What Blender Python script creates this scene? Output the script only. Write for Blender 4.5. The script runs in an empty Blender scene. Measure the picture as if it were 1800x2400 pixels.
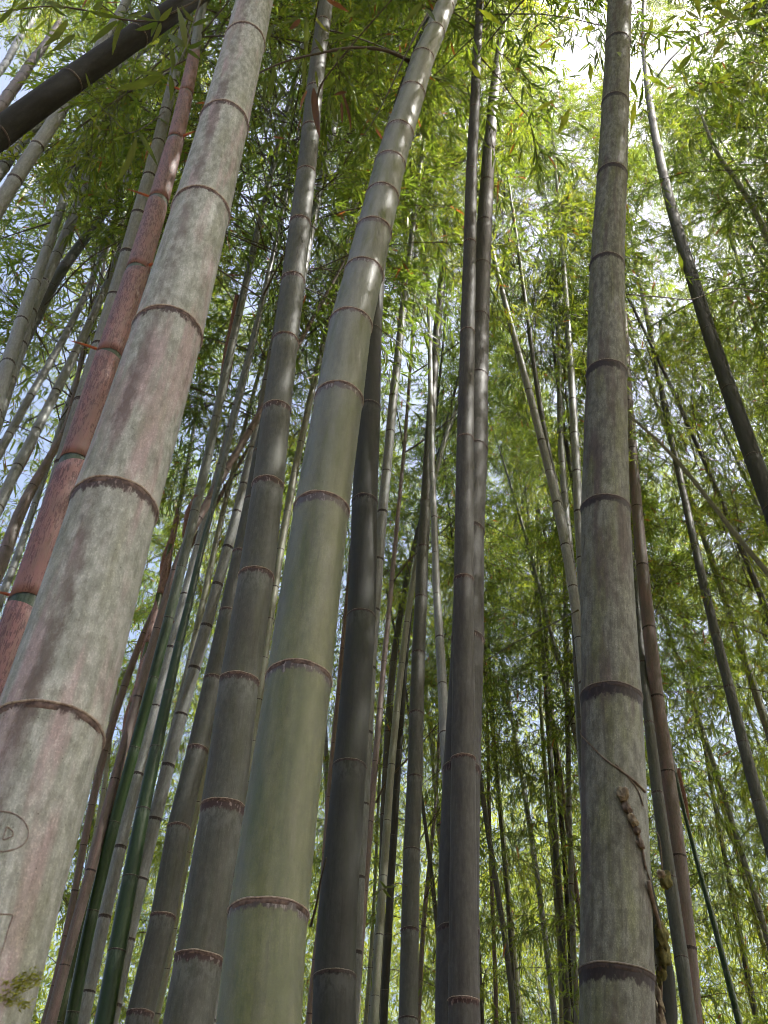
import bpy, math, random
import numpy as np
from mathutils import Vector, Matrix, noise as mnoise

sc = bpy.context.scene
col = sc.collection

# ------------------------------------------------------------------ camera
PITCH = math.radians(42.5)
EYE = np.array([0.0, 0.0, 1.6])
FPX = 2333.0                         # focal length in pixels of a 1800 x 2400 frame (35 mm on a 36 mm side)
cam_d = bpy.data.cameras.new('camera')
cam = bpy.data.objects.new('camera', cam_d)
col.objects.link(cam)
cam.location = EYE
cam.rotation_euler = (math.pi / 2 + PITCH, 0, 0)
cam_d.sensor_fit = 'VERTICAL'
cam_d.sensor_height = 36.0
cam_d.lens = 35.0
cam_d.clip_start = 0.05
cam_d.clip_end = 1500
cam_d.dof.use_dof = True
cam_d.dof.focus_distance = 5.0
cam_d.dof.aperture_fstop = 22.0
sc.camera = cam

# ------------------------------------------------------------------ sky, sun, exposure
SUN_EL, SUN_AZ = math.radians(58), math.radians(104)      # from the right, a little behind the viewer
world = bpy.data.worlds.new('World')
sc.world = world
world.use_nodes = True
wn = world.node_tree
wn.nodes.clear()
sky = wn.nodes.new('ShaderNodeTexSky')
sky.sky_type = 'NISHITA'
sky.sun_disc = False
sky.sun_elevation = SUN_EL
sky.sun_rotation = SUN_AZ
sky.air_density = 1.0
sky.dust_density = 8.0
sky.ozone_density = 1.0
bgn = wn.nodes.new('ShaderNodeBackground')
bgn.inputs['Strength'].default_value = 0.15
won = wn.nodes.new('ShaderNodeOutputWorld')
wn.links.new(sky.outputs[0], bgn.inputs[0])
wn.links.new(bgn.outputs[0], won.inputs[0])

sun_d = bpy.data.lights.new('sun', 'SUN')
sun_d.energy = 4.5
sun_d.angle = math.radians(0.53)
sun_d.color = (1.0, 0.965, 0.90)
sun = bpy.data.objects.new('sun', sun_d)
col.objects.link(sun)
sdir = Vector((math.sin(SUN_AZ) * math.cos(SUN_EL), math.cos(SUN_AZ) * math.cos(SUN_EL), math.sin(SUN_EL)))
sun.rotation_euler = sdir.to_track_quat('Z', 'Y').to_euler()

vs = sc.view_settings
vs.view_transform = 'Standard'
vs.look = 'None'
vs.gamma = 1.0
vs.use_curve_mapping = False
vs.exposure = 1.5
cy = sc.cycles
cy.max_bounces = 7
cy.diffuse_bounces = 3
cy.glossy_bounces = 2
cy.transmission_bounces = 6
cy.filter_width = 0.85
cy.denoising_prefilter = 'FAST'
cy.use_adaptive_sampling = True
cy.adaptive_threshold = 0.05
cy.adaptive_min_samples = 16
cy.transparent_max_bounces = 4
cy.caustics_reflective = False
cy.caustics_refractive = False
cy.sample_clamp_indirect = 6.0

rng = np.random.default_rng(7)
random.seed(7)

# ------------------------------------------------------------------ node helpers
class NT:
    def __init__(self, mat):
        mat.use_nodes = True
        self.t = mat.node_tree
        self.t.nodes.clear()
        self.out = self.n('ShaderNodeOutputMaterial')
    def n(self, typ, **kw):
        nd = self.t.nodes.new(typ)
        for k, v in kw.items():
            setattr(nd, k, v)
        return nd
    def l(self, a, b):
        self.t.links.new(a, b)
    def val(self, sock, v):
        if hasattr(v, 'links'):
            self.l(v, sock)
        else:
            sock.default_value = v
    def math(self, op, a, b=0.0, clamp=False):
        m = self.n('ShaderNodeMath', operation=op, use_clamp=clamp)
        self.val(m.inputs[0], a); self.val(m.inputs[1], b)
        return m.outputs[0]
    def mix(self, fac, a, b, blend='MIX'):
        m = self.n('ShaderNodeMix', data_type='RGBA', blend_type=blend)
        self.val(m.inputs['Factor'], fac)
        for s, v in ((m.inputs[6], a), (m.inputs[7], b)):
            if hasattr(v, 'links'): self.l(v, s)
            else: s.default_value = (*v[:3], 1.0)
        return m.outputs[2]
    def rng(self, v, a, b, c=0.0, d=1.0, smooth=True):
        m = self.n('ShaderNodeMapRange', interpolation_type='SMOOTHSTEP' if smooth else 'LINEAR')
        self.val(m.inputs[0], v)
        for i, x in enumerate((a, b, c, d)):
            m.inputs[1 + i].default_value = x
        return m.outputs[0]
    def vmul(self, v, s):
        m = self.n('ShaderNodeVectorMath', operation='MULTIPLY')
        self.l(v, m.inputs[0]); m.inputs[1].default_value = s
        return m.outputs[0]
    def vadd(self, v, w):
        m = self.n('ShaderNodeVectorMath', operation='ADD')
        self.l(v, m.inputs[0]); self.l(w, m.inputs[1])
        return m.outputs[0]
    def noise(self, vec, scale, detail=4.0, rough=0.55):
        m = self.n('ShaderNodeTexNoise')
        self.l(vec, m.inputs['Vector'])
        m.inputs['Scale'].default_value = scale
        m.inputs['Detail'].default_value = detail
        m.inputs['Roughness'].default_value = rough
        return m.outputs[0]
    def attr(self, name):
        return self.n('ShaderNodeAttribute', attribute_name=name)
    def bsdf(self, color, rough=0.5, spec=0.4, bump=None, bump_s=0.2, bump_d=0.002):
        p = self.n('ShaderNodeBsdfPrincipled')
        self.val(p.inputs['Base Color'], color if hasattr(color, 'links') else (*color[:3], 1))
        self.val(p.inputs['Roughness'], rough)
        self.val(p.inputs['Specular IOR Level'], spec)
        if bump is not None:
            b = self.n('ShaderNodeBump')
            b.inputs['Strength'].default_value = bump_s
            b.inputs['Distance'].default_value = bump_d
            self.l(bump, b.inputs['Height'])
            self.l(b.outputs[0], p.inputs['Normal'])
        return p.outputs[0]

def culm_material(name, c1, c2, patch=(0.3, 0.3, 0.3), patch_amt=0.0, olive=(0.2, 0.22, 0.08), olive_amt=0.0,
                  band=(0.062, 0.030, 0.028), band_pale=(0.34, 0.25, 0.235), band_len=0.42, rough=0.42, spec=0.45, streak=0.35, spots=0.5,
                  stain=None, bloom=0.0, seg_var=0.25, fine=0.5, fade=None):
    m = bpy.data.materials.new(name)
    t = NT(m)
    cyl = t.attr('cyl').outputs['Vector']
    nd = t.attr('nd').outputs['Fac']
    na = t.attr('na').outputs['Fac']
    seg = t.attr('seg').outputs['Fac']
    oi = t.n('ShaderNodeObjectInfo')
    off = t.n('ShaderNodeCombineXYZ')
    t.l(t.math('MULTIPLY', oi.outputs['Random'], 37.0), off.inputs[0])
    t.l(t.math('MULTIPLY', oi.outputs['Random'], 91.0), off.inputs[2])
    v = t.vadd(cyl, off.outputs[0])
    # v.xy is the unit circle, v.z metres along the culm
    n_big = t.noise(t.vmul(v, (1.0, 1.0, 5.0)), 1.3, 3.0)
    n_mid = t.noise(t.vmul(v, (1.0, 1.0, 9.0)), 4.0, 6.0, 0.65)
    n_fib = t.noise(t.vmul(v, (1.0, 1.0, 0.6)), 34.0, 3.0, 0.6)
    n_fine = t.noise(t.vmul(v, (1.0, 1.0, 14.0)), 26.0, 4.0, 0.7)
    n_str = t.noise(t.vmul(v, (1.0, 1.0, 0.55)), 7.0, 4.0, 0.6)
    c = t.mix(t.rng(n_mid, 0.36, 0.66), c1, c2)
    if fade:                                   # young green low down, greyed with wax and weather higher up
        sx3 = t.n('ShaderNodeSeparateXYZ'); t.l(cyl, sx3.inputs[0])
        c = t.mix(t.rng(t.math('ADD', sx3.outputs[2], t.math('MULTIPLY', n_big, 1.2)), fade[1], fade[2]), c,
                  t.mix(t.rng(n_mid, 0.36, 0.66), fade[0], tuple(x * 1.25 for x in fade[0])))
    if patch_amt:
        c = t.mix(t.math('MULTIPLY', t.rng(t.noise(t.vmul(v, (1.0, 1.0, 2.6)), 1.5, 3.0), 0.47, 0.66), patch_amt), c, patch)
    if olive_amt:
        c = t.mix(t.math('MULTIPLY', t.rng(t.noise(t.vmul(v, (1.2, 1.2, 4.0)), 1.1, 4.0), 0.48, 0.68), olive_amt), c, olive)
    # fibres and long vertical weather streaks
    c = t.mix(t.math('MULTIPLY', t.rng(n_fib, 0.35, 0.7), 0.22), c, t.mix(1.0, c, (0.62, 0.6, 0.58), 'MULTIPLY'))
    c = t.mix(t.math('MULTIPLY', t.rng(n_str, 0.52, 0.75), streak), c, t.mix(1.0, c, (0.52, 0.48, 0.45), 'MULTIPLY'))
    c = t.mix(t.math('MULTIPLY', t.rng(n_fine, 0.50, 0.66), fine), c, t.mix(1.0, c, (1.5, 1.48, 1.45), 'MULTIPLY'))
    n_gr = t.noise(t.vmul(v, (1.0, 1.0, 11.0)), 60.0, 3.0, 0.75)
    c = t.mix(t.math('MULTIPLY', t.rng(n_gr, 0.52, 0.66), fine * 0.8), c, t.mix(1.0, c, (0.55, 0.52, 0.5), 'MULTIPLY'))
    # sharp edged blotches: rubbed wax, algae films, dried drips
    n_s = t.noise(t.vmul(v, (1.0, 1.0, 7.0)), 5.0, 9.0, 0.74)
    c = t.mix(t.math('MULTIPLY', t.rng(n_s, 0.545, 0.585), fine * 0.75), c, t.mix(1.0, c, (0.66, 0.64, 0.60), 'MULTIPLY'))
    c = t.mix(t.math('MULTIPLY', t.rng(n_s, 0.455, 0.42), fine * 0.8), c, t.mix(1.0, c, (1.32, 1.32, 1.33), 'MULTIPLY'))
    n_d = t.noise(t.vmul(v, (1.0, 1.0, 0.9)), 13.0, 6.0, 0.7)
    c = t.mix(t.math('MULTIPLY', t.rng(n_d, 0.57, 0.62), streak * 0.8), c, t.mix(1.0, c, (0.60, 0.57, 0.54), 'MULTIPLY'))
    # dark lichen specks
    vor = t.n('ShaderNodeTexVoronoi')
    t.l(t.vmul(v, (1.0, 1.0, 13.0)), vor.inputs['Vector'])
    vor.inputs['Scale'].default_value = 11.0
    spot = t.math('MULTIPLY', t.rng(vor.outputs['Distance'], 0.16, 0.05), t.rng(n_mid, 0.5, 0.6))
    c = t.mix(t.math('MULTIPLY', spot, spots), c, (0.05, 0.035, 0.03))
    if stain:
        sx, sy, colr, width = stain
        d = t.n('ShaderNodeVectorMath', operation='DOT_PRODUCT')
        t.l(cyl, d.inputs[0]); d.inputs[1].default_value = (sx, sy, 0)
        wob = t.math('ADD', d.outputs['Value'], t.math('MULTIPLY', t.math('SUBTRACT', n_mid, 0.5), 0.10))
        msk = t.math('MULTIPLY', t.rng(wob, width, width + 0.045), t.rng(n_big, 0.36, 0.60, 0.1, 0.8))
        c = t.mix(msk, c, colr)
    # each joint a little lighter or darker than the next
    c = t.mix(t.math('MULTIPLY', seg, seg_var), c, t.mix(1.0, c, (0.6, 0.6, 0.58), 'MULTIPLY'))
    if bloom:
        c = t.mix(t.math('MULTIPLY', t.math('MULTIPLY', t.rng(nd, -1.9, -0.5), t.rng(n_mid, 0.35, 0.6)), bloom), c, (0.5, 0.5, 0.48))
    # blotchy scar band under every node, narrow dusty line over it
    edge = t.math('ADD', nd, t.math('MULTIPLY', t.math('SUBTRACT', t.noise(t.vmul(v, (1, 1, 10.0)), 5.0, 5.0, 0.7), 0.5), 0.75))
    edge = t.math('ADD', edge, t.math('MULTIPLY', t.math('SUBTRACT', seg, 0.5), 0.30))
    bmask = t.rng(edge, -band_len - 0.07, -band_len + 0.07)
    bcol = t.mix(t.rng(t.noise(t.vmul(v, (1, 1, 6.0)), 6.0, 4.0, 0.7), 0.53, 0.64), band, band_pale)
    c = t.mix(t.math('MULTIPLY', bmask, 0.95), c, bcol)
    c = t.mix(t.math('MULTIPLY', t.rng(na, 0.55, 0.10), 0.35), c, t.mix(1.0, c, (1.35, 1.3, 1.25), 'MULTIPLY'))
    hv = t.n('ShaderNodeHueSaturation')
    t.l(t.mix(1.0, c, (0.545, 0.60, 0.645), 'MULTIPLY'), hv.inputs['Color'])
    t.l(t.rng(oi.outputs['Random'], 0, 1, 0.88, 1.12, False), hv.inputs['Value'])
    r = t.rng(n_mid, 0.3, 0.7, rough + 0.04, rough + 0.2, False)
    t.l(t.bsdf(hv.outputs[0], r, spec * 0.55, t.math('ADD', t.math('MULTIPLY', n_fib, 0.6), n_fine), 0.18, 0.0012), t.out.inputs[0])
    return m

M = {}
M['waxy'] = culm_material('waxy_pale_culm', (0.54, 0.52, 0.465), (0.34, 0.335, 0.28), (0.52, 0.36, 0.36), 0.75, (0.335, 0.32, 0.21), 0.5,
                          stain=(-0.99, 0.10, (0.17, 0.115, 0.10), 0.955), rough=0.5, spec=0.35, spots=0.9, streak=0.35, seg_var=0.12, band_len=0.24, fine=0.75)
M['pale_green'] = culm_material('pale_green_culm', (0.155, 0.156, 0.047), (0.20, 0.193, 0.085), (0.10, 0.085, 0.06), 0.35, (0.10, 0.112, 0.022), 0.95,
                                rough=0.30, spec=0.85, spots=0.6, streak=0.3, band_len=0.38, seg_var=0.25, fine=0.5, fade=((0.165, 0.162, 0.128), 3.0, 4.8))
M['stained'] = culm_material('stained_pale_culm', (0.2408, 0.2296, 0.1792), (0.1344, 0.1254, 0.0952), (0.0952, 0.0616, 0.0515), 0.8, (0.1848, 0.1848, 0.0784), 0.65,
                             band=(0.02, 0.010, 0.010), band_pale=(0.05, 0.028, 0.026), rough=0.45, spec=0.4, spots=1.0, streak=0.65, band_len=0.46, seg_var=0.2, fine=1.0)
M['grey'] = culm_material('grey_culm', (0.1029, 0.1029, 0.0819), (0.1313, 0.1260, 0.1050), (0.0945, 0.0788, 0.0630), 0.4, (0.0945, 0.0998, 0.0420), 0.3, rough=0.45, spec=0.4, spots=0.7, bloom=0.15, streak=0.45, band_len=0.34, fine=0.6)
M['blue_grey'] = culm_material('silver_culm', (0.2640, 0.2640, 0.2400), (0.3600, 0.3540, 0.3300), (0.2280, 0.1980, 0.1800), 0.4, rough=0.4, bloom=0.35, band=(0.035, 0.022, 0.02), band_pale=(0.16, 0.12, 0.11))
M['dark'] = culm_material('dark_culm', (0.0529, 0.0529, 0.0425), (0.0713, 0.0678, 0.0575), (0.0414, 0.0356, 0.0287), 0.4, (0.0517, 0.0575, 0.0253), 0.4, rough=0.5, spec=0.28, spots=0.3, bloom=0.08, band=(0.016, 0.010, 0.009), band_pale=(0.16, 0.13, 0.11), band_len=0.22, fine=0.3)
M['purple_dark'] = culm_material('purple_dark_culm', (0.0830, 0.0732, 0.0659), (0.1196, 0.1098, 0.0952), (0.0537, 0.0427, 0.0390), 0.5, rough=0.48, spec=0.3, band=(0.045, 0.016, 0.014), band_pale=(0.28, 0.19, 0.16), band_len=0.35)
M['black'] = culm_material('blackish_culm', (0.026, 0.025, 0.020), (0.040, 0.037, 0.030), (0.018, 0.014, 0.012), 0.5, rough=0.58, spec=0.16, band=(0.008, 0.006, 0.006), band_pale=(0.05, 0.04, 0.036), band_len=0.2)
M['green'] = culm_material('green_culm', (0.022, 0.052, 0.010), (0.034, 0.066, 0.012), (0.014, 0.036, 0.012), 0.5, rough=0.27, spec=0.45, spots=0.1, streak=0.15, band=(0.016, 0.024, 0.010), band_pale=(0.15, 0.16, 0.10), band_len=0.14, bloom=0.12, fine=0.1, fade=((0.20, 0.20, 0.17), 5.2, 6.6))
M['lime'] = culm_material('yellow_green_culm', (0.062, 0.088, 0.012), (0.085, 0.10, 0.018), (0.03, 0.06, 0.012), 0.6, rough=0.32, spec=0.4, spots=0.2, streak=0.2, band=(0.03, 0.03, 0.016), band_pale=(0.15, 0.15, 0.1), band_len=0.16, fine=0.15)
M['rosy'] = culm_material('rosy_culm', (0.2558, 0.1829, 0.1581), (0.2093, 0.1736, 0.1426), (0.3255, 0.2015, 0.1860), 0.7, rough=0.45, spec=0.35, band=(0.03, 0.015, 0.013), band_pale=(0.12, 0.08, 0.07), band_len=0.25)
M['straw'] = culm_material('straw_culm', (0.2990, 0.2860, 0.1950), (0.2470, 0.2535, 0.1495), (0.3120, 0.2405, 0.1950), 0.4, rough=0.4, band=(0.03, 0.02, 0.014), band_pale=(0.16, 0.12, 0.1), band_len=0.2, bloom=0.2)

def simple_material(name, c1, c2, scale=20.0, rough=0.6, spec=0.3, stretch=(1, 1, 1), bump_s=0.3, bump_d=0.002):
    m = bpy.data.materials.new(name)
    t = NT(m)
    tc = t.n('ShaderNodeTexCoord')
    v = t.vmul(tc.outputs['Object'], stretch)
    n = t.noise(v, scale, 5.0, 0.65)
    t.l(t.bsdf(t.mix(t.rng(n, 0.35, 0.65), c1, c2), rough, spec, n, bump_s, bump_d), t.out.inputs[0])
    return m

M['lip'] = simple_material('node_lip', (0.33, 0.29, 0.25), (0.17, 0.13, 0.115), 9, 0.55)
M['lip_dark'] = simple_material('node_lip_dark', (0.17, 0.155, 0.135), (0.08, 0.07, 0.06), 9, 0.5)
M['groove'] = simple_material('node_groove', (0.028, 0.016, 0.014), (0.12, 0.085, 0.075), 5, 0.7)
M['groove_dark'] = simple_material('node_groove_dark', (0.018, 0.013, 0.012), (0.04, 0.028, 0.026), 7, 0.6)
M['twig'] = simple_material('twig_bark', (0.035, 0.028, 0.018), (0.055, 0.045, 0.022), 30, 0.6)
M['vine'] = simple_material('vine_bark', (0.13, 0.10, 0.075), (0.05, 0.035, 0.025), 60, 0.75, bump_s=0.6)
M['vine_pale'] = simple_material('vine_pale_bark', (0.21, 0.18, 0.12), (0.08, 0.06, 0.04), 70, 0.8, bump_s=0.6)
M['moss'] = simple_material('moss', (0.05, 0.05, 0.015), (0.11, 0.10, 0.03), 120, 0.9, bump_s=0.8)
M['carve'] = simple_material('healed_cut', (0.12, 0.09, 0.078), (0.19, 0.155, 0.14), 90, 0.7)
M['blade'] = simple_material('sheath_blade', (0.42, 0.13, 0.06), (0.26, 0.08, 0.05), 40, 0.55)
M['dry_sheath'] = simple_material('dry_sheath', (0.20, 0.125, 0.105), (0.10, 0.06, 0.05), 30, 0.7, stretch=(3, 3, 0.3), bump_s=0.6)

# spotted pink culm sheath
m = bpy.data.materials.new('spotted_sheath')
t = NT(m)
cyl = t.attr('cyl').outputs['Vector']
oi = t.n('ShaderNodeObjectInfo')
off = t.n('ShaderNodeCombineXYZ'); t.l(t.math('MULTIPLY', oi.outputs['Random'], 50), off.inputs[2])
v = t.vadd(cyl, off.outputs[0])
fr = t.attr('nd').outputs['Fac']                # 0 at the bottom of a sheath, 1 at its tip
base = t.mix(t.rng(t.noise(t.vmul(v, (1, 1, 3)), 2.0), 0.35, 0.65), (0.175, 0.082, 0.08), (0.14, 0.08, 0.07))
n1 = t.noise(t.vmul(v, (1, 1, 6.0)), 5.0, 4.0, 0.7)
n2 = t.noise(t.vmul(v, (1, 1, 3.2)), 10.0, 3.0, 0.6)
den = t.noise(t.vmul(v, (1, 1, 5.0)), 1.6, 3.0)
sp = t.math('MULTIPLY', t.rng(n2, 0.51, 0.58), t.rng(t.math('ADD', den, t.math('MULTIPLY', fr, 0.28)), 0.42, 0.58))
sp2 = t.math('MULTIPLY', t.rng(n1, 0.52, 0.57), t.rng(t.math('ADD', den, t.math('MULTIPLY', fr, 0.25)), 0.50, 0.68))
c = t.mix(t.math('MULTIPLY', t.math('MAXIMUM', sp, sp2), 0.88), base, (0.055, 0.022, 0.026))
n_f = t.noise(t.vmul(v, (1, 1, 0.5)), 40.0, 2.0)
c = t.mix(t.math('MULTIPLY', t.rng(n_f, 0.4, 0.7), 0.25), c, (0.20, 0.10, 0.09))
t.l(t.bsdf(c, 0.55, 0.35, n_f, 0.35, 0.0015), t.out.inputs[0])
M['sheath'] = m

def leaf_material(name, dark, mid, light, trans, tf=0.45, dead=0.985):
    m = bpy.data.materials.new(name)
    t = NT(m)
    lv = t.attr('lv').outputs['Fac']
    oi = t.n('ShaderNodeObjectInfo')
    lv2 = t.math('ADD', lv, t.rng(oi.outputs['Random'], 0, 1, -0.14, 0.14, False))
    c = t.mix(t.rng(lv2, 0.0, 0.55), dark, mid)
    c = t.mix(t.rng(lv2, 0.5, 1.0), c, light)
    trans2 = (trans[0] * 1.5, trans[1] * 1.3, trans[2])
    trm = t.mix(t.rng(oi.outputs['Random'], 0.25, 0.85), trans, trans2)
    tr = t.mix(t.rng(lv2, 0.1, 0.95), trm, t.mix(1.0, trm, (1.5, 1.2, 1.2), 'MULTIPLY')) if name == 'bamboo_leaf' else t.mix(t.rng(lv2, 0.1, 0.95), trans, tuple(min(1, x * k) for x, k in zip(trans, (1.7, 1.25, 1.2))))
    isd = t.math('GREATER_THAN', lv, dead)
    c = t.mix(isd, c, (0.22, 0.075, 0.02))
    tr = t.mix(isd, tr, (0.42, 0.13, 0.03))
    p = t.n('ShaderNodeBsdfPrincipled')
    t.l(c, p.inputs['Base Color'])
    p.inputs['Roughness'].default_value = 0.42
    p.inputs['Specular IOR Level'].default_value = 0.45
    tl = t.n('ShaderNodeBsdfTranslucent'); t.l(tr, tl.inputs['Color'])
    ms = t.n('ShaderNodeMixShader'); ms.inputs[0].default_value = tf
    t.l(p.outputs[0], ms.inputs[1]); t.l(tl.outputs[0], ms.inputs[2])
    t.l(ms.outputs[0], t.out.inputs[0])
    return m

M['leaf'] = leaf_material('bamboo_leaf', (0.022, 0.040, 0.010), (0.045, 0.075, 0.014), (0.105, 0.13, 0.024), (0.22, 0.34, 0.028), 0.49)
M['near_leaf'] = leaf_material('near_bamboo_leaf', (0.028, 0.048, 0.012), (0.05, 0.078, 0.016), (0.14, 0.17, 0.025), (0.13, 0.19, 0.02), 0.38, 2.0)
M['brown_leaf'] = leaf_material('withered_leaf', (0.05, 0.028, 0.016), (0.085, 0.045, 0.022), (0.15, 0.075, 0.03), (0.18, 0.07, 0.025), 0.35, 2.0)

# ------------------------------------------------------------------ picture geometry -> places in the grove
FW = np.array([0, math.cos(PITCH), math.sin(PITCH)])
UPV = np.array([0, -math.sin(PITCH), math.cos(PITCH)])
RT = np.array([1.0, 0, 0])
def ray(x, y):
    x = np.asarray(x, float); y = np.asarray(y, float)
    return FW + ((x - 900) / FPX)[..., None] * RT + ((1200 - y) / FPX)[..., None] * UPV
def at(x, y, depth):
    return EYE + ray(x, y) * np.asarray(depth, float)[..., None]

# ------------------------------------------------------------------ mesh helpers
def mesh_np(name, verts, faces, mats, mat_idx=None, smooth=True, attrs=None):
    me = bpy.data.meshes.new(name)
    if isinstance(faces, tuple):                      # (tris, quads) arrays
        tris, quads = faces
        nt, nq = len(tris), len(quads)
        loops = np.concatenate([np.asarray(tris, np.int32).ravel(), np.asarray(quads, np.int32).ravel()])
        starts = np.concatenate([np.arange(nt) * 3, nt * 3 + np.arange(nq) * 4]).astype(np.int32)
        me.vertices.add(len(verts)); me.vertices.foreach_set('co', np.asarray(verts, np.float32).ravel())
        me.loops.add(len(loops)); me.loops.foreach_set('vertex_index', loops)
        me.polygons.add(nt + nq); me.polygons.foreach_set('loop_start', starts)
        me.update(calc_edges=True)
    else:
        me.from_pydata([tuple(map(float, v)) for v in verts], [], faces)
        me.update()
    for mt in mats:
        me.materials.append(mt)
    if mat_idx is not None:
        me.polygons.foreach_set('material_index', np.asarray(mat_idx, np.int32))
    if smooth:
        me.polygons.foreach_set('use_smooth', np.ones(len(me.polygons), bool))
    for k, a in (attrs or {}).items():
        a = np.asarray(a, np.float32)
        if a.ndim == 2:
            me.attributes.new(k, 'FLOAT_VECTOR', 'POINT').data.foreach_set('vector', a.ravel())
        else:
            me.attributes.new(k, 'FLOAT', 'POINT').data.foreach_set('value', a)
    return me

def link(name, me, parent=None, loc=None):
    o = bpy.data.objects.new(name, me)
    col.objects.link(o)
    o.parent = parent
    if loc is not None:
        o.location = loc
    return o

def tag(o, label, cat, group=None):
    o['label'] = label; o['category'] = cat
    if group: o['group'] = group
    return o

def frames(P):
    T = np.gradient(P, axis=0)
    T /= np.linalg.norm(T, axis=1)[:, None]
    N = np.array([0, 1.0, 0]) - T * T[:, 1:2]
    N /= np.linalg.norm(N, axis=1)[:, None]
    B = np.cross(T, N)
    return T, N, B

def tube(P, R, sides, close=True):
    """plain tube: verts, quads/tris faces"""
    P = np.asarray(P, float); R = np.asarray(R, float)
    T, N, B = frames_any(P)
    th = np.arange(sides) * 2 * math.pi / sides
    V = (P[:, None] + (N[:, None] * np.cos(th)[None, :, None] + B[:, None] * np.sin(th)[None, :, None]) * R[:, None, None]).reshape(-1, 3)
    n = len(P)
    F = []
    for i in range(n - 1):
        for j in range(sides):
            k = (j + 1) % sides
            F.append((i * sides + j, i * sides + k, (i + 1) * sides + k, (i + 1) * sides + j))
    if close:
        F.append(tuple(range(sides))[::-1]); F.append(tuple((n - 1) * sides + j for j in range(sides)))
    return V, F

def frames_any(P):
    T = np.gradient(P, axis=0)
    T /= np.linalg.norm(T, axis=1)[:, None] + 1e-12
    ref = np.array([0.31, 0.52, 0.79]) if abs(T[0] @ np.array([0.31, 0.52, 0.79])) < 0.85 else np.array([0.9, -0.3, 0.1])
    N = ref - T * (T @ ref)[:, None]
    N /= np.linalg.norm(N, axis=1)[:, None]
    return T, N, np.cross(T, N)

# ------------------------------------------------------------------ node rings (shared unit meshes)
def ring_mesh(sides, lip, groove, seed):
    r = np.random.default_rng(seed)
    prof = [(-0.20, 0.98, 1), (-0.17, 1.006, 1), (-0.06, 1.012, 1), (-0.028, 1.014, 1), (-0.016, 1.020, 0), (0.0, 1.040, 0), (0.022, 1.040, 0), (0.035, 1.018, 0), (0.09, 0.98, 0)]
    th = np.arange(sides) * 2 * math.pi / sides
    k = r.uniform(0, 6.28, 3)
    wob = 0.018 * np.sin(2 * th + k[0]) + 0.010 * np.sin(5 * th + k[1]) + 0.006 * np.sin(11 * th + k[2])
    V, F, MI = [], [], []
    for (z, rr, _) in prof:
        rv = rr + 0.006 * np.sin(7 * th + k[1]) * (1 if rr > 1 else 0)
        for j in range(sides):
            V.append((rv[j] * math.cos(th[j]), rv[j] * math.sin(th[j]), z + wob[j]))
    for i in range(len(prof) - 1):
        for j in range(sides):
            q = (j + 1) % sides
            F.append((i * sides + j, i * sides + q, (i + 1) * sides + q, (i + 1) * sides + j))
            MI.append(prof[i][2])
    return mesh_np('node_ring', V, F, [M[lip], M[groove]], MI)
RINGS = {}
for key, lp, gr in (('red', 'lip', 'groove'), ('dark', 'lip_dark', 'groove_dark')):
    for big in (0, 1):
        RINGS[key, big] = [ring_mesh(48 if big else 16, lp, gr, s) for s in range(3)]

# ------------------------------------------------------------------ leaves
def leaf_arrays(base, d, nrm, L, W, droop, r):
    """lanceolate leaves, 6 verts / 2 tris + 1 quad each"""
    n = len(base)
    side = np.cross(d, nrm); side /= np.linalg.norm(side, axis=1)[:, None] + 1e-9
    up = np.cross(side, d)
    L = L[:, None]; W = W[:, None]; dr = droop[:, None]
    tw = r.normal(0, 0.25, (n, 1))
    s2 = side + up * tw
    g = np.array([0, 0, -1.0])
    v0 = base
    c1 = base + d * L * 0.34 + g * L * dr * 0.10
    c2 = base + d * L * 0.68 + g * L * dr * 0.36
    tip = base + d * L + g * L * dr * 0.75
    v1 = c1 - side * W * 0.5 + up * W * 0.14; v2 = c1 + side * W * 0.5 + up * W * 0.14
    v3 = c2 - s2 * W * 0.37 + up * W * 0.1; v4 = c2 + s2 * W * 0.37 + up * W * 0.1
    V = np.stack([v0, v1, v2, v3, v4, tip], 1).reshape(-1, 3)
    o = np.arange(n)[:, None] * 6
    tris = np.concatenate([o + np.array([[0, 2, 1]]), o + np.array([[3, 4, 5]])])
    quads = o + np.array([[1, 2, 4, 3]])
    return V, tris, quads

def far_leaf_arrays(base, d, nrm, L, W):
    n = len(base)
    side = np.cross(d, nrm); side /= np.linalg.norm(side, axis=1)[:, None] + 1e-9
    up = np.cross(side, d)
    L = L[:, None]; W = W[:, None]
    c1 = base + d * L * 0.4 + up * W * 0.15
    V = np.stack([base, c1 - side * W * 0.5, c1 + side * W * 0.5, base + d * L], 1).reshape(-1, 3)
    o = np.arange(n)[:, None] * 4
    return V, np.concatenate([o + np.array([[0, 2, 1]]), o + np.array([[1, 2, 3]])])

def unit(a):
    return a / (np.linalg.norm(a, axis=-1, keepdims=True) + 1e-9)

def thin_tubes(paths, radii):
    """many 3-sided tubes at once; paths (n,k,3), radii (n,k)"""
    n, k, _ = paths.shape
    T = unit(np.gradient(paths, axis=1))
    ref = np.array([0.37, 0.61, 0.70])
    N = unit(ref - T * (T @ ref)[..., None]); B = np.cross(T, N)
    th = np.arange(3) * 2 * math.pi / 3
    V = paths[:, :, None] + (N[:, :, None] * np.cos(th)[None, None, :, None] + B[:, :, None] * np.sin(th)[None, None, :, None]) * radii[:, :, None, None]
    V = V.reshape(-1, 3)
    i = np.arange(n)[:, None, None] * k * 3 + np.arange(k - 1)[None, :, None] * 3
    j = np.arange(3)[None, None, :]; j2 = (j + 1) % 3
    quads = np.stack([i + j, i + j2, i + 3 + j2, i + 3 + j], -1).reshape(-1, 4)
    return V, quads

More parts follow.
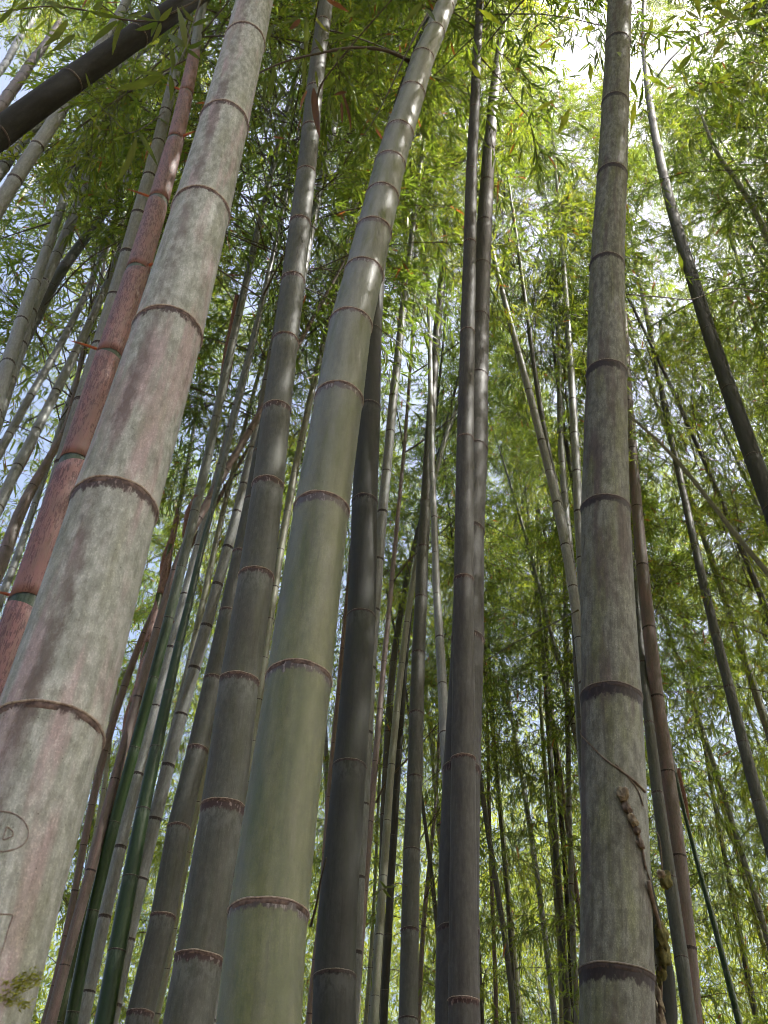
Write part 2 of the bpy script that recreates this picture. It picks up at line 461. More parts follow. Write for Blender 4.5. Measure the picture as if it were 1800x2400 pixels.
def crown_mesh(seed, H=7.0, per=11, dens=1.0, rad=1.0):
    r = np.random.default_rng(seed)
    zs = np.arange(0.05, H, 0.27)
    nb = len(zs) * 2
    z0 = np.repeat(zs, 2) + r.normal(0, 0.02, nb)
    f = z0 / H
    az0 = r.uniform(0, 6.28)
    az = az0 + np.repeat(np.arange(len(zs)) * math.pi, 2) + np.tile([-0.45, 0.45], len(zs)) + r.normal(0, 0.35, nb)
    Lb = rad * (0.75 + 1.0 * np.sin(np.clip(f * 1.15 + 0.12, 0, 1) * math.pi) ** 0.8) * r.uniform(0.6, 1.2, nb)
    el = np.radians(r.uniform(22, 55, nb)) + f * 0.3
    d0 = np.stack([np.cos(az) * np.cos(el), np.sin(az) * np.cos(el), np.sin(el)], 1)
    t = np.linspace(0, 1, 7)
    bp = np.zeros((nb, 7, 3)); bp[:, :, 2] = z0[:, None]
    bp += d0[:, None] * (Lb[:, None] * t)[..., None]
    bp[:, :, 2] -= (0.38 * Lb[:, None] ** 1.3) * t ** 2.1
    bp += r.normal(0, 0.012, bp.shape) * t[None, :, None]
    V1, Q1 = thin_tubes(bp, (0.0052 - 0.0036 * t)[None] * np.ones((nb, 1)))
    # twigs
    nt = int(16 * dens)
    tt = np.clip(r.uniform(0.18, 1.0, (nb, nt)) ** 0.8, 0.1, 1.0)
    idx = tt * 6; i0 = np.clip(idx.astype(int), 0, 5); fr = (idx - i0)[..., None]
    bi = np.arange(nb)[:, None]
    tb = bp[bi, i0] * (1 - fr) + bp[bi, i0 + 1] * fr
    bd = unit(bp[bi, i0 + 1] - bp[bi, i0])
    td = unit(bd * 0.8 + r.normal(0, 0.65, bd.shape) + np.array([0, 0, -0.10]))
    TL = r.uniform(0.14, 0.42, (nb, nt))
    tb = tb.reshape(-1, 3); td = td.reshape(-1, 3); TL = TL.ravel()
    k = np.linspace(0, 1, 4)
    tp = tb[:, None] + td[:, None] * (TL[:, None] * k)[..., None]
    tp[:, :, 2] -= 0.30 * TL[:, None] * k ** 2
    V2, Q2 = thin_tubes(tp, np.ones((len(tb), 1)) * (0.0020 - 0.0010 * k)[None])
    # leaves, in little fans along each twig
    n = len(tb)
    lt = r.uniform(0.25, 1.0, (n, per)) ** 0.7
    lt[:, 0] = 1.0
    lb = tb[:, None] + td[:, None] * (TL[:, None] * lt)[..., None]
    lb[..., 2] -= 0.30 * TL[:, None] * lt ** 2
    ld = unit(td[:, None] * 0.75 + r.normal(0, 0.62, (n, per, 3)) + np.array([0, 0, -0.42]))
    lb = lb.reshape(-1, 3); ld = ld.reshape(-1, 3)
    m = len(lb)
    nr = unit(np.array([0, 0, 1.0]) + r.normal(0, 0.75, (m, 3)))
    L = r.uniform(0.05, 0.115, m); W = L * r.uniform(0.10, 0.145, m)
    V3, T3, Q3 = leaf_arrays(lb, ld, nr, L, W, r.uniform(0, 0.7, m), r)
    lv = np.repeat(np.clip(r.normal(0.45, 0.2, m) + np.repeat(r.normal(0, 0.12, n), per), 0, 0.98), 6)
    dead = r.random(m) < 0.012
    lv[np.repeat(dead, 6)] = 1.0
    V = np.concatenate([V1, V2, V3])
    o2 = len(V1); o3 = o2 + len(V2)
    tris = T3 + o3
    quads = np.concatenate([Q1, Q2 + o2, Q3 + o3])
    mi = np.concatenate([np.ones(len(T3)), np.zeros(len(Q1) + len(Q2)), np.ones(len(Q3))])
    me = mesh_np('crown', V, (tris, quads), [M['twig'], M['leaf']], mi, smooth=False,
                 attrs={'lv': np.concatenate([np.zeros(o3), lv])})
    return me
CROWNS_D = [crown_mesh(150 + i, per=12, dens=1.3, rad=(1.05, 0.95, 1.15)[i]) for i in range(3)]
CROWNS = [crown_mesh(100 + i, per=(11, 12, 10, 12, 11, 10)[i], rad=(1.0, 0.9, 1.1, 1.0, 0.85, 1.15)[i]) for i in range(6)]

def place_crown(parent, base, tip, seed, loc0, dense=False):
    me = CROWNS_D[seed % 3] if dense else CROWNS[seed % len(CROWNS)]
    o = link('crown', me, parent)
    d = Vector(tip - base)
    s = d.length / 7.0
    q = d.to_track_quat('Z', 'Y')
    o.matrix_local = Matrix.Translation(Vector(base - loc0)) @ q.to_matrix().to_4x4() @ Matrix.Rotation(seed * 2.39, 4, 'Z') @ Matrix.Diagonal((max(s, .75), max(s, .75), s, 1))
    o['kind'] = 'stuff'
    return o

# ------------------------------------------------------------------ one culm as a mesh
def culm_mesh(P, R, S, nodes, sides, mat, seed, ds=0.14, rel=None, fine=(-1e9, 1e9)):
    ss = list(np.arange(S[0], S[-1], ds)) + [S[-1]]
    for s in nodes:
        r = np.interp(s, S, R)
        ss += [s + r * k for k in ((-1.2, -0.7, -0.4, -0.2, -0.06, 0.0, 0.06, 0.2, 0.6) if fine[0] < s < fine[1] else (-0.5, 0.0, 0.06))]
    ss = np.unique(np.round(np.clip(ss, S[0], S[-1]), 5))
    PP = np.stack([np.interp(ss, S, P[:, i]) for i in range(3)], 1)
    RR = np.interp(ss, S, R)
    T, N, B = frames(PP)
    nodes = np.asarray(nodes)
    if len(nodes):
        i = np.abs(ss[:, None] - nodes[None]).argmin(1)
        d = (ss - nodes[i]) / RR
        segi = np.searchsorted(nodes, ss - 1e-4)
        ext = np.concatenate([[-9.0], nodes, [1e3]])
        nb = np.clip((ss - ext[segi + 1]) / RR, -3, 0)         # below the next node
        na = np.clip((ss - ext[segi]) / RR, 0, 3)              # above the last node
    else:
        d = np.full(len(ss), 5.0); segi = np.zeros(len(ss), int); nb = np.full(len(ss), -3.0); na = -nb
    d = np.clip(d, -3, 3)
    RR = RR * (1 + 0.022 * np.exp(-(d / 0.45) ** 2) - 0.010 * np.exp(-((d + 0.45) / 0.4) ** 2))
    r = np.random.default_rng(seed)
    segv = r.random(len(nodes) + 2)[segi]
    th = np.arange(sides) * 2 * math.pi / sides
    ct, st = np.cos(th), np.sin(th)
    V = (PP[:, None] + (N[:, None] * ct[None, :, None] + B[:, None] * st[None, :, None]) * RR[:, None, None])
    cylc = np.zeros((len(ss), sides, 3)); cylc[..., 0] = ct; cylc[..., 1] = st; cylc[..., 2] = ss[:, None]
    n = len(ss)
    i = np.arange(n - 1)[:, None] * sides; j = np.arange(sides)[None]; j2 = (j + 1) % sides
    quads = np.stack([i + j, i + j2, i + sides + j2, i + sides + j], -1).reshape(-1, 4)
    V = V.reshape(-1, 3)
    if rel is not None:
        V = V - rel
    return mesh_np('culm', V, (np.zeros((0, 3), int), quads), [mat], None, True,
                   {'cyl': cylc.reshape(-1, 3), 'nd': np.repeat(nb, sides), 'na': np.repeat(na, sides), 'seg': np.repeat(segv, sides)})

# ------------------------------------------------------------------ a culm measured in the photograph and set at its real distance
GROVE = {}
def fit_culm(pts, diam, lean=None, H=15.0):
    p = np.array(pts, float)
    p = p[np.argsort(-p[:, 1])]                      # bottom first
    x, y, w = p.T
    dy = ray(x, y)
    deg = min(4, len(p) - 1)
    t = FPX * diam / w
    for _ in range(8):
        z = 1.6 + t * dy[:, 2]
        d = diam * np.clip((1 - z / (H + 4)) / (1 - z[0] / (H + 4)), 0.3, 1.2)
        t = FPX * d / w
    Y = t * dy[:, 1]; Z = t * dy[:, 2]
    if lean is None:
        wgt = np.ones(len(p)); wgt[0] = 3
        # lean towards or away from the viewer, kept small
        A = np.stack([np.ones(len(p)), Z], 1) * wgt[:, None]
        ata = A.T @ A + np.diag([0, 0.6 * len(p)])
        k = np.linalg.solve(ata, A.T @ (Y * wgt))[1]
        k = float(np.clip(k, -0.12, 0.30))
    else:
        k = lean
    D = Y[0] - k * Z[0]
    yy = np.linspace(y[0], y[-1], 70)
    u = (y - y.mean()) / (np.ptp(y) + 1); uu = (yy - y.mean()) / (np.ptp(y) + 1)
    xx = np.polyval(np.polyfit(u, x, deg), uu)
    ww = np.polyval(np.polyfit(u, w, min(3, deg)), uu)
    ww = np.clip(ww, w.min() * 0.9, w.max() * 1.1)
    rr = ray(xx, yy)
    tt = D / (rr[:, 1] - k * rr[:, 2])
    P = EYE + rr * tt[:, None]
    R = ww / 2 * tt / FPX
    return P, R, yy, xx, ww, tt, D, k

def bamboo(key, label, pts, diam, mat, nodes=None, ring='dark', lean=None, H=15.0, group=None, sides=None, crown_at=None, crown=True, seed=None, spacing=0.30, name='bamboo', rings=True, broken=False):
    P, R, yy, xx, ww, tt, D, k = fit_culm(pts, diam, lean, H)
    seed = seed if seed is not None else len(GROVE) + 1
    r = np.random.default_rng(seed + 500)
    # down to the ground
    T0 = P[0] - P[3]; T0 /= np.linalg.norm(T0)
    down = []
    q = P[0].copy(); T = T0.copy()
    while q[2] > -0.15 and len(down) < 200:
        T = T * 0.97 + np.array([0, 0, -1]) * 0.03; T /= np.linalg.norm(T)
        q = q + T * 0.12; down.append(q.copy())
    down = np.array(down[::-1]) if down else np.zeros((0, 3))
    sl = (R[0] - R[min(20, len(R) - 1)]) / (np.linalg.norm(P[0] - P[min(20, len(R) - 1)]) + 1e-6)
    sl = float(np.clip(sl, 0.0, 0.006))
    Rd = R[0] + sl * np.linalg.norm(down - P[0], axis=1) if len(down) else np.zeros(0)
    # on up to the tip
    T = P[-1] - P[-4]; T /= np.linalg.norm(T)
    ztop = P[-1][2]
    need = ztop + 0.35 if broken else max(H, ztop + 2.2)
    q = P[-1].copy(); up = []
    bend = np.array([r.normal(0, 1), r.normal(0, 1), 0]); bend /= np.linalg.norm(bend)
    n_up = int((need - ztop) / max(T[2], 0.55) / 0.15) + 2
    for i in range(n_up):
        f = i / n_up
        T = T + (np.array([0, 0, 1]) * 0.006 + bend * 0.012 * f * f - np.array([0, 0, 0.02]) * f ** 3); T /= np.linalg.norm(T)
        q = q + T * 0.15; up.append(q.copy())
    up = np.array(up)
    Ru = R[-1] * (1 - np.arange(1, n_up + 1) / n_up) ** 0.85 + 0.0035
    PA = np.concatenate([down, P, up]); RA = np.concatenate([Rd, R, Ru])
    S = np.concatenate([[0], np.cumsum(np.linalg.norm(np.diff(PA, axis=0), axis=1))])
    s_tr = S[len(down):len(down) + len(P)]
    # nodes: measured ones, then continued with the same rhythm
    wmax = max(ww)
    if nodes:
        ns = sorted(float(np.interp(-ny, -yy, s_tr)) for ny in nodes)
        g0 = ns[1] - ns[0] if len(ns) > 1 else spacing
        g1 = ns[-1] - ns[-2] if len(ns) > 1 else spacing
        g0 = min(max(g0, 0.12), 0.5); g1 = min(max(g1, 0.12), 0.45)
        a = ns[0]
        while a - g0 > 0.05:
            a -= g0; g0 = max(g0 * 0.93, 0.1); ns.insert(0, a)
        a = ns[-1]
        while a + g1 < S[-1] - 0.3:
            a += g1; g1 = max(0.2, g1 * 0.995); ns.append(a)
    else:
        ns = [0.1]
        while ns[-1] < S[-1] - 0.3:
            f = ns[-1] / S[-1]
            ns.append(ns[-1] + spacing * (0.55 + 1.4 * min(f * 2.2, 1) - 0.75 * f) * r.uniform(0.92, 1.08))
    # a slight kink at every joint
    kx = r.normal(0, 0.055, (len(ns), 2)) * np.interp(ns, S, RA)[:, None]
    PA = PA + np.stack([np.interp(S, ns, kx[:, 0]), np.interp(S, ns, kx[:, 1]), np.zeros(len(S))], 1)
    P = PA[len(down):len(down) + len(P)]
    loc = PA[0].copy(); loc[2] = 0.0
    root = bpy.data.objects.new(name, None)
    root.empty_display_size = 0.2
    col.objects.link(root)
    root.location = loc
    tag(root, label, 'bamboo', group)
    if sides is None:
        sides = 56 if wmax > 140 else 32 if wmax > 70 else 18 if wmax > 30 else 12
    link('culm', culm_mesh(PA, RA, S, ns, sides, M[mat], seed, 0.1 if wmax > 60 else 0.2, loc, (s_tr[0] - 0.5, s_tr[-1] + 0.5)), root)
    # node rings that show in the frame are parts of their own
    T_, N_, B_ = frames(PA)
    if rings and wmax >= 11:
        smin, smax = s_tr[0] - 0.4, s_tr[-1] + 0.3
        for i, s in enumerate(ns):
            if not (smin < s < smax): continue
            c = np.array([np.interp(s, S, PA[:, a]) for a in range(3)])
            rad = float(np.interp(s, S, RA)) * 1.012
            v = c - EYE
            dep = v @ FW
            if rad * 2 * FPX / dep < 9: continue
            px, py = 900 + v @ RT / dep * FPX, 1200 - v @ UPV / dep * FPX
            if not (-150 < px < 1950 and -120 < py < 2520): continue
            z = np.array([np.interp(s, S, T_[:, a]) for a in range(3)])
            o = link('node_ring', RINGS[ring, 1 if wmax > 45 else 0][(i * 7 + seed) % 3], root)
            qd = Vector(z).to_track_quat('Z', 'Y')
            o.matrix_local = Matrix.Translation(Vector(c - loc)) @ qd.to_matrix().to_4x4() @ Matrix.Rotation(i * 1.7 + seed, 4, 'Z') @ Matrix.Diagonal((rad, rad, rad * (0.8 if wmax > 45 else 1.0), 1))
    if crown and not broken:
        zb = crown_at if crown_at is not None else max(ztop - 0.8, 7.0)
        ib = int(np.argmin(np.abs(PA[:, 2] - min(zb, PA[-1][2] - 2.0))))
        base, tip = PA[ib], PA[-1]
        place_crown(root, base, tip, seed, loc, True)
    g = dict(root=root, loc=loc, PA=PA, RA=RA, S=S, yy=yy, xx=xx, ww=ww, tt=tt, P=P, R=R, D=D, k=k, ns=ns, s_tr=s_tr)
    GROVE[key] = g
    return g

# ------------------------------------------------------------------ ground
def build_ground():
    n = 90
    xs = np.linspace(-1, 1, n); xs = np.sign(xs) * np.abs(xs) ** 2.2 * 420
    X, Y = np.meshgrid(xs, xs + 10)
    R2 = np.sqrt(X ** 2 + Y ** 2)
    Z = 0.05 * np.sin(X * 0.9) * np.cos(Y * 0.7) + 0.03 * np.sin(X * 2.1 + Y * 1.3) - 0.05 + 0.9 * (np.sin(X * .05 + 1) * np.sin(Y * .04)) * np.clip((R2 - 12) / 40, 0, 1)
    V = np.stack([X, Y, Z], -1).reshape(-1, 3)
    i = (np.arange(n - 1)[:, None] * n + np.arange(n - 1)[None]).ravel()
    q = np.stack([i, i + 1, i + n + 1, i + n], 1)
    m = bpy.data.materials.new('leaf_litter')
    t = NT(m)
    tc = t.n('ShaderNodeTexCoord')
    n1 = t.noise(tc.outputs['Object'], 1.2, 6, 0.7)
    n2 = t.noise(t.vmul(tc.outputs['Object'], (1, 3, 1)), 22, 5, 0.75)
    c = t.mix(t.rng(n2, 0.35, 0.65), (0.10, 0.07, 0.04), (0.22, 0.17, 0.11))
    c = t.mix(t.math('MULTIPLY', t.rng(n1, 0.45, 0.7), 0.6), c, (0.06, 0.07, 0.025))
    t.l(t.bsdf(c, 0.85, 0.2, n2, 0.8, 0.02), t.out.inputs[0])
    o = link('ground', mesh_np('ground', V, (np.zeros((0, 3), int), q), [m]))
    o['kind'] = 'structure'
build_ground()

# ------------------------------------------------------------------ the bamboos one can follow in the photograph
# each row: key, label, [(x, y, width) of the culm in the photograph], thickness in metres, bark, options
TABLE = [
 ('A', 'thickest pale waxy bamboo crossing the lower left corner, pink blushed, with carved marks',
  [(596,0,86),(568,113,92),(522,300,113),(466,519,134),(388,806,160),(275,1198,200),(104,1734,254),(40,1940,280),(-60,2240,310),(-110,2400,332)], 0.112, 'waxy',
  dict(nodes=[98,292,505,795,1190,1720], ring='red', crown_at=8.0)),
 ('C', 'thick pale green glossy bamboo with red brown bands, bending right at the top centre',
  [(1056,0,47),(1014,77,47),(987,141,52),(965,222,58),(936,314,66),(914,387,71),(894,465,78),(874,546,85),(848,643,91),(830,766,100),(794,942,115),(753,1198,128),(693,1592,150),(635,2144,186),(604,2400,200)], 0.108, 'pale_green',
  dict(nodes=[77,141,222,314,387,465,546,643,766,942,1198,1592,2144], ring='red', crown_at=8.0)),
 ('E', 'thick upright stained pale bamboo on the right with a dry vine across it',
  [(1450,0,58),(1449,105,56),(1442,246,60),(1437,416,69),(1425,625,80),(1421,880,95),(1420,1197,113),(1430,1640,137),(1448,2284,173),(1450,2400,176)], 0.112, 'stained',
  dict(nodes=[105,246,416,625,880,1197,1640,2284], ring='dark', crown_at=8.5)),
 ('B', 'grey bamboo with dark red scars, left of the thick pale green one',
  [(762,0,36),(745,181,38),(729,305,39),(717,408,43),(701,525,50),(684,658,55),(672,798,60),(649,962,68),(627,1140,75),(598,1352,82),(570,1597,92),(518,1891,100),(469,2245,113),(444,2400,118)], 0.105, 'grey',
  dict(nodes=[305,408,525,658,798,962,1140,1352,1597,1891,2245], ring='red')),
 ('D', 'dark charcoal bamboo half hidden behind the right side of the thick pale green one',
  [(1040,0,32),(975,140,36),(925,300,38),(893,500,42),(882,640,45),(873,781,51),(866,957,55),(857,1177,61),(835,1447,68),(824,1798,75),(784,2291,100),(779,2400,103)], 0.105, 'dark',
  dict(nodes=[781,957,1177,1447,1798,2291], ring='dark', lean=0.05)),
 ('G1', 'dark purplish grey bamboo at centre right standing in front of its thicker twin',
  [(1125,0,19),(1113,253,22),(1108,401,25),(1098,571,31),(1097,781,35),(1088,1030,40),(1090,1359,47),(1084,1779,56),(1087,2346,73),(1088,2400,73)], 0.075, 'purple_dark',
  dict(nodes=[40,145,253,401,571,781,1030,1359,1779,2346], ring='red')),
 ('G2', 'thicker weathered grey bamboo half hidden behind the purplish one, its top swinging right',
  [(1187,0,16),(1178,78,18),(1164,170,20),(1157,226,23),(1152,284,27),(1147,354,30),(1140,430,33),(1133,524,37),(1130,625,41),(1125,748,46),(1120,886,50),(1114,1056,56),(1106,1247,64),(1094,1500,77),(1082,1807,88),(1075,2187,101),(1071,2400,106)], 0.118, 'purple_dark',
  dict(nodes=[78,125,170,226,284,354,430,524,625,748,886,1056,1247,1500,1807,2187], ring='dark')),
 ('AC', 'black shaded bamboo slanting steeply across the top left corner',
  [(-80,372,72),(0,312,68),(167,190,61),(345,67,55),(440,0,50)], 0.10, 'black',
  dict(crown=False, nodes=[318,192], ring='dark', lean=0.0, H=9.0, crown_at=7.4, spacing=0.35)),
 ('Z', 'young bamboo wrapped in pink sheaths with dark spots behind the thickest pale one',
  [(465,60,22),(453,145,26),(441,203,29),(428,260,33),(409,333,36),(382,434,41),(360,506,46),(343,579,49),(322,650,52),(300,719,55),(278,781,58),(258,842,62),(238,900,64),(218,960,67),(196,1030,69),(172,1088,72),(148,1160,74),(106,1272,78),(85,1345,80),(62,1417,82),(38,1500,84),(-6,1640,90),(-70,1850,98)], 0.088, 'green',
  dict(nodes=[333,474,640,842,1088,1417,1760], ring='dark', rings=False)),
 ('AB', 'glossy blue grey bamboo right beside the pink sheathed one on its left',
  [(412,140,24),(406,217,26),(391,264,27),(370,336,29),(349,416,32),(325,503,34),(299,593,36),(268,696,38),(235,810,40),(197,942,42),(150,1088,44),(105,1230,46),(60,1380,48),(10,1540,50),(-60,1760,54)], 0.088, 'blue_grey',
  dict(nodes=[264,336,416,503,593,696,810,942,1088])),
 ('BL', 'grey bamboo standing right behind the left edge of the red scarred grey one',
  [(652,800,27),(620,1000,30),(588,1180,34),(564,1296,36),(533,1435,39),(499,1591,43),(463,1757,48),(452,1800,50),(423,1941,55),(377,2149,60),(331,2375,63)], 0.086, 'grey',
  dict(nodes=[1296,1435,1591,1757,1941,2149,2375], ring='red')),
 ('J', 'smooth dark grey bamboo in the gap between the charcoal and the purplish ones',
  [(1098,110,8),(1085,250,10),(1059,387,10),(1051,485,12),(1040,600,16),(1033,705,17),(1027,766,18),(1020,839,20),(1014,911,22),(1008,992,22),(1004,1079,24),(997,1179,25),(992,1285,29),(987,1402,30),(982,1533,32),(975,1674,34),(972,1825,36),(967,1995,39),(963,2182,43),(958,2390,47)], 0.088, 'grey',
  dict(nodes=[485,600,705,766,839,911,992,1079,1179,1285,1402,1533,1674,1825,1995,2182,2390])),
 ('L', 'slim grey bamboo rising beside the right flank of the charcoal one',
  [(985,400,10),(971,488,12),(958,600,14),(946,730,16),(931,857,18),(922,929,20),(914,1012,22),(904,1106,23),(893,1250,24),(887,1312,25),(879,1431,26),(868,1565,27),(860,1717,28),(845,2000,30),(825,2400,33)], 0.066, 'blue_grey',
  dict(nodes=[600,730,857,929,1012,1106,1200,1312,1431,1565,1717])),
 ('K', 'mottled slim bamboo crossing behind the smooth dark grey one and bowing right lower down',
  [(1002,630,9),(1004,720,10),(1006,817,11),(1010,900,12),(1014,1050,13),(1016,1214,15),(1020,1299,17),(1023,1395,18),(1029,1495,20),(1036,1605,23),(1043,1700,26),(1052,1900,30)], 0.058, 'blue_grey',
  dict(nodes=[817,900,1000,1110,1214,1299,1395,1495,1605,1720])),
 ('M', 'thin reddish bamboo with opposite side twigs between the charcoal and dark grey ones',
  [(973,600,5),(962,878,7),(947,1059,8),(932,1200,10),(924,1280,10),(919,1363,11),(909,1453,12),(902,1551,12),(890,1663,14),(880,1786,15),(869,1927,16),(853,2089,17),(840,2270,18),(831,2400,19)], 0.042, 'rosy',
  dict(nodes=[790,878,965,1059,1200,1280,1363,1453,1551,1663,1786,1927,2089,2270], H=12)),
 ('P', 'slim dark bamboo leaning left, low between the reddish and smooth dark grey ones',
  [(985,1215,9),(978,1254,10),(954,1374,12),(938,1442,15),(917,1551,16),(912,1630,16),(910,1714,16),(907,1800,18),(902,1908,18),(897,2024,18),(893,2147,18),(888,2277,18),(882,2393,18)], 0.062, 'grey',
  dict(nodes=[1374,1442,1551,1630,1714,1800,1908,2024,2147,2277], H=13)),
 ('O', 'slim dark bamboo alongside the left edge of the smooth dark grey one',
  [(982,1254,9),(975,1320,10),(967,1381,11),(959,1450,12),(952,1518,12),(946,1594,13),(939,1700,14),(934,1800,15),(929,1854,16),(922,1959,17),(909,2189,18),(903,2321,18),(899,2400,18)], 0.06, 'dark',
  dict(crown=False, nodes=[1381,1450,1518,1594,1680,1760,1854,1959,2075,2189,2321], H=13)),
 ('Q1', 'grey green bamboo at the right with the pinkish one at its back',
  [(1470,1200,8),(1485,1310,10),(1493,1428,14),(1506,1554,19),(1521,1697,24),(1535,1800,27),(1543,1861,28),(1560,1985,30),(1577,2125,31),(1597,2248,32),(1618,2400,33)], 0.066, 'grey',
  dict(nodes=[1310,1428,1554,1697,1861,2060,2248], H=12)),
 ('Q2', 'pinkish bamboo touching the grey green one, right of the stained pale one',
  [(1450,500,13),(1462,700,16),(1473,944,20),(1480,1054,23),(1491,1190,26),(1507,1327,28),(1521,1473,31),(1541,1634,33),(1564,1811,36),(1586,2008,38),(1610,2223,40),(1626,2400,42)], 0.094, 'rosy',
  dict(nodes=[944,1054,1190,1327,1473,1634,1811,2008,2223])),
 ('R', 'charcoal grey slim bamboo slanting from the top down to the right edge',
  [(1509,0,11),(1512,101,12),(1514,157,14),(1520,217,15),(1529,286,18),(1541,362,20),(1565,445,23),(1589,539,27),(1624,651,30),(1663,777,33),(1710,915,36),(1766,1077,40),(1830,1260,44)], 0.095, 'dark',
  dict(nodes=[101,157,217,286,362,445,539,651,777,915,1077])),
 ('S', 'slanting grey bamboo parallel to and below the charcoal slanting one at the right edge',
  [(1470,500,7),(1488,600,9),(1500,672,11),(1524,781,13),(1547,886,14),(1559,951,14),(1574,1023,15),(1588,1103,16),(1608,1186,17),(1629,1281,18),(1654,1383,19),(1679,1489,22),(1709,1612,25),(1741,1742,27),(1757,1800,28),(1780,1883,29),(1820,2030,31)], 0.066, 'grey',
  dict(nodes=[720,781,886,951,1023,1103,1186,1281,1383,1489,1612,1742,1883])),
 ('T', 'thin grey bamboo slanting down to the right edge behind the two dark slanting ones',
  [(1515,1009,6),(1560,1050,8),(1620,1120,10),(1685,1200,11),(1730,1262,12),(1779,1319,13),(1830,1380,14)], 0.036, 'straw',
  dict(lean=0.0, broken=True)),
 ('U', 'whitish bamboo leaning out of the leaves at the upper right edge',
  [(1665,325,9),(1681,362,10),(1712,400,12),(1742,448,14),(1793,542,16),(1830,610,17)], 0.050, 'straw', dict(lean=0.0, spacing=0.28, broken=True)),
 ('V', 'pale straight bamboo a little left of the upper part of the stained pale one',
  [(1307,427,8),(1311,510,9),(1318,600,11),(1326,700,13),(1332,795,15),(1337,864,17),(1343,938,18),(1349,1018,19),(1352,1106,21),(1356,1200,22),(1362,1350,23),(1368,1500,24),(1385,1800,26),(1410,2400,30)], 0.060, 'blue_grey',
  dict(nodes=[600,665,730,795,864,938,1018,1106,1200,1310])),
 ('W', 'curving grey bamboo sweeping from the purplish twin down behind the stained pale one',
  [(1150,560,9),(1160,620,11),(1175,680,13),(1192,745,14),(1213,800,15),(1238,915,16),(1252,962,17),(1268,1034,18),(1288,1106,20),(1301,1179,21),(1327,1278,22),(1344,1377,23),(1356,1497,24),(1366,1601,25),(1380,1800,26),(1400,2400,32)], 0.062, 'blue_grey',
  dict(nodes=[680,745,830,915,962,1034,1106,1179,1278,1377,1497,1601])),
 ('X', 'thin dark bamboo hugging the right side of the curving grey one',
  [(1236,740,8),(1243,790,10),(1249,835,11),(1258,900,12),(1266,954,12),(1275,1010,12),(1284,1050,12),(1300,1120,13),(1320,1220,14),(1345,1400,15)], 0.042, 'grey', dict(H=14)),
 ('Y', 'slim upright bamboo between the curving grey one and the pale straight one',
  [(1303,730,9),(1308,773,10),(1310,850,12),(1312,907,13),(1313,1019,15),(1318,1088,16),(1323,1159,18),(1330,1236,18),(1341,1350,19),(1352,1500,20)], 0.056, 'blue_grey',
  dict(nodes=[773,840,907,960,1019,1088,1159,1236])),
 ('BY', 'shaded grey bamboo showing only low down behind the right edge of the stained pale one',
  [(1480,1850,24),(1500,1980,28),(1516,2088,30),(1533,2155,32),(1550,2232,34),(1567,2400,38)], 0.075, 'dark', dict(nodes=[1990,2232], H=11)),
 ('AA', 'thin bright green bamboo low at the right with a brown sheathed top',
  [(1572,1760,9),(1598,1872,9),(1612,1945,9),(1636,2020,10),(1657,2107,12),(1680,2190,13),(1702,2277,15),(1725,2371,16),(1733,2400,16)], 0.036, 'green', dict(nodes=[1963,2107,2190,2277,2371], H=8)),
 ('BB', 'slim pale grey bamboo curving right, low, next to the foot of the purplish one',
  [(1118,1760,9),(1130,1854,11),(1144,1945,12),(1159,2053,13),(1175,2144,13),(1186,2216,13),(1196,2306,14),(1206,2400,15)], 0.05, 'grey', dict(H=11)),
 ('CC', 'very thin reddish bamboo right of the purplish one, crossed by a curving pale one',
  [(1140,1640,6),(1145,1800,8),(1147,1945,8),(1152,2053,9),(1157,2198,10),(1162,2342,10),(1163,2400,10)], 0.04, 'rosy', dict(crown=False, H=11)),
 ('DD', 'slim light grey bamboo curving right, midway between the purplish and the stained pale ones',
  [(1168,1480,5),(1186,1598,7),(1203,1706,9),(1222,1800,11),(1236,1898,12),(1259,2071,13),(1270,2133,13),(1279,2205,13),(1289,2288,14),(1301,2400,15)], 0.058, 'blue_grey', dict(H=12)),
 ('EE', 'very thin cream sunlit bamboo, brightest of the slim row left of the stained pale one',
  [(1264,1560,6),(1268,1640,8),(1273,1740,10),(1276,1800,10),(1284,1880,10),(1290,1945,10),(1297,2020,10),(1303,2089,11),(1308,2180,11),(1313,2300,11),(1316,2400,11)], 0.048, 'straw', dict(crown=False, H=13)),
 ('FF', 'slim grey bamboo, thickest of the slim row left of the stained pale one',
  [(1265,1460,9),(1274,1525,11),(1281,1640,12),(1287,1724,12),(1291,1800,13),(1297,1908,13),(1305,2017,15),(1314,2125,17),(1319,2234,18),(1327,2328,18),(1330,2400,18)], 0.068, 'grey', dict(H=13)),
 ('GG', 'slim dark bamboo third from the stained pale one in the slim row beside it',
  [(1279,1500,9),(1286,1562,11),(1291,1640,12),(1296,1706,12),(1303,1800,12),(1311,1870,12),(1318,1945,12),(1325,2017,12),(1330,2125,12),(1336,2250,12),(1341,2400,13)], 0.055, 'dark', dict(crown=False, H=13)),
 ('HH', 'slim grey upright bamboo nearest the left edge of the stained pale one, low down',
  [(1328,1560,11),(1330,1680,12),(1332,1800,12),(1334,1890,12),(1337,1980,13),(1338,2071,13),(1341,2180,14),(1346,2263,14),(1351,2353,14),(1353,2400,14)], 0.052, 'blue_grey', dict(crown=False, nodes=[1580,1680,1785,1890,1980,2071,2180,2263,2353], H=12)),
 ('II', 'short thin grey bamboo at the bottom edge between the two curving pale ones',
  [(1190,2120,9),(1198,2230,10),(1205,2330,11),(1211,2400,11)], 0.045, 'grey', dict(H=9)),
 ('AD', 'slim ash grey bamboo rising from the left edge, crossing under the black slanting one',
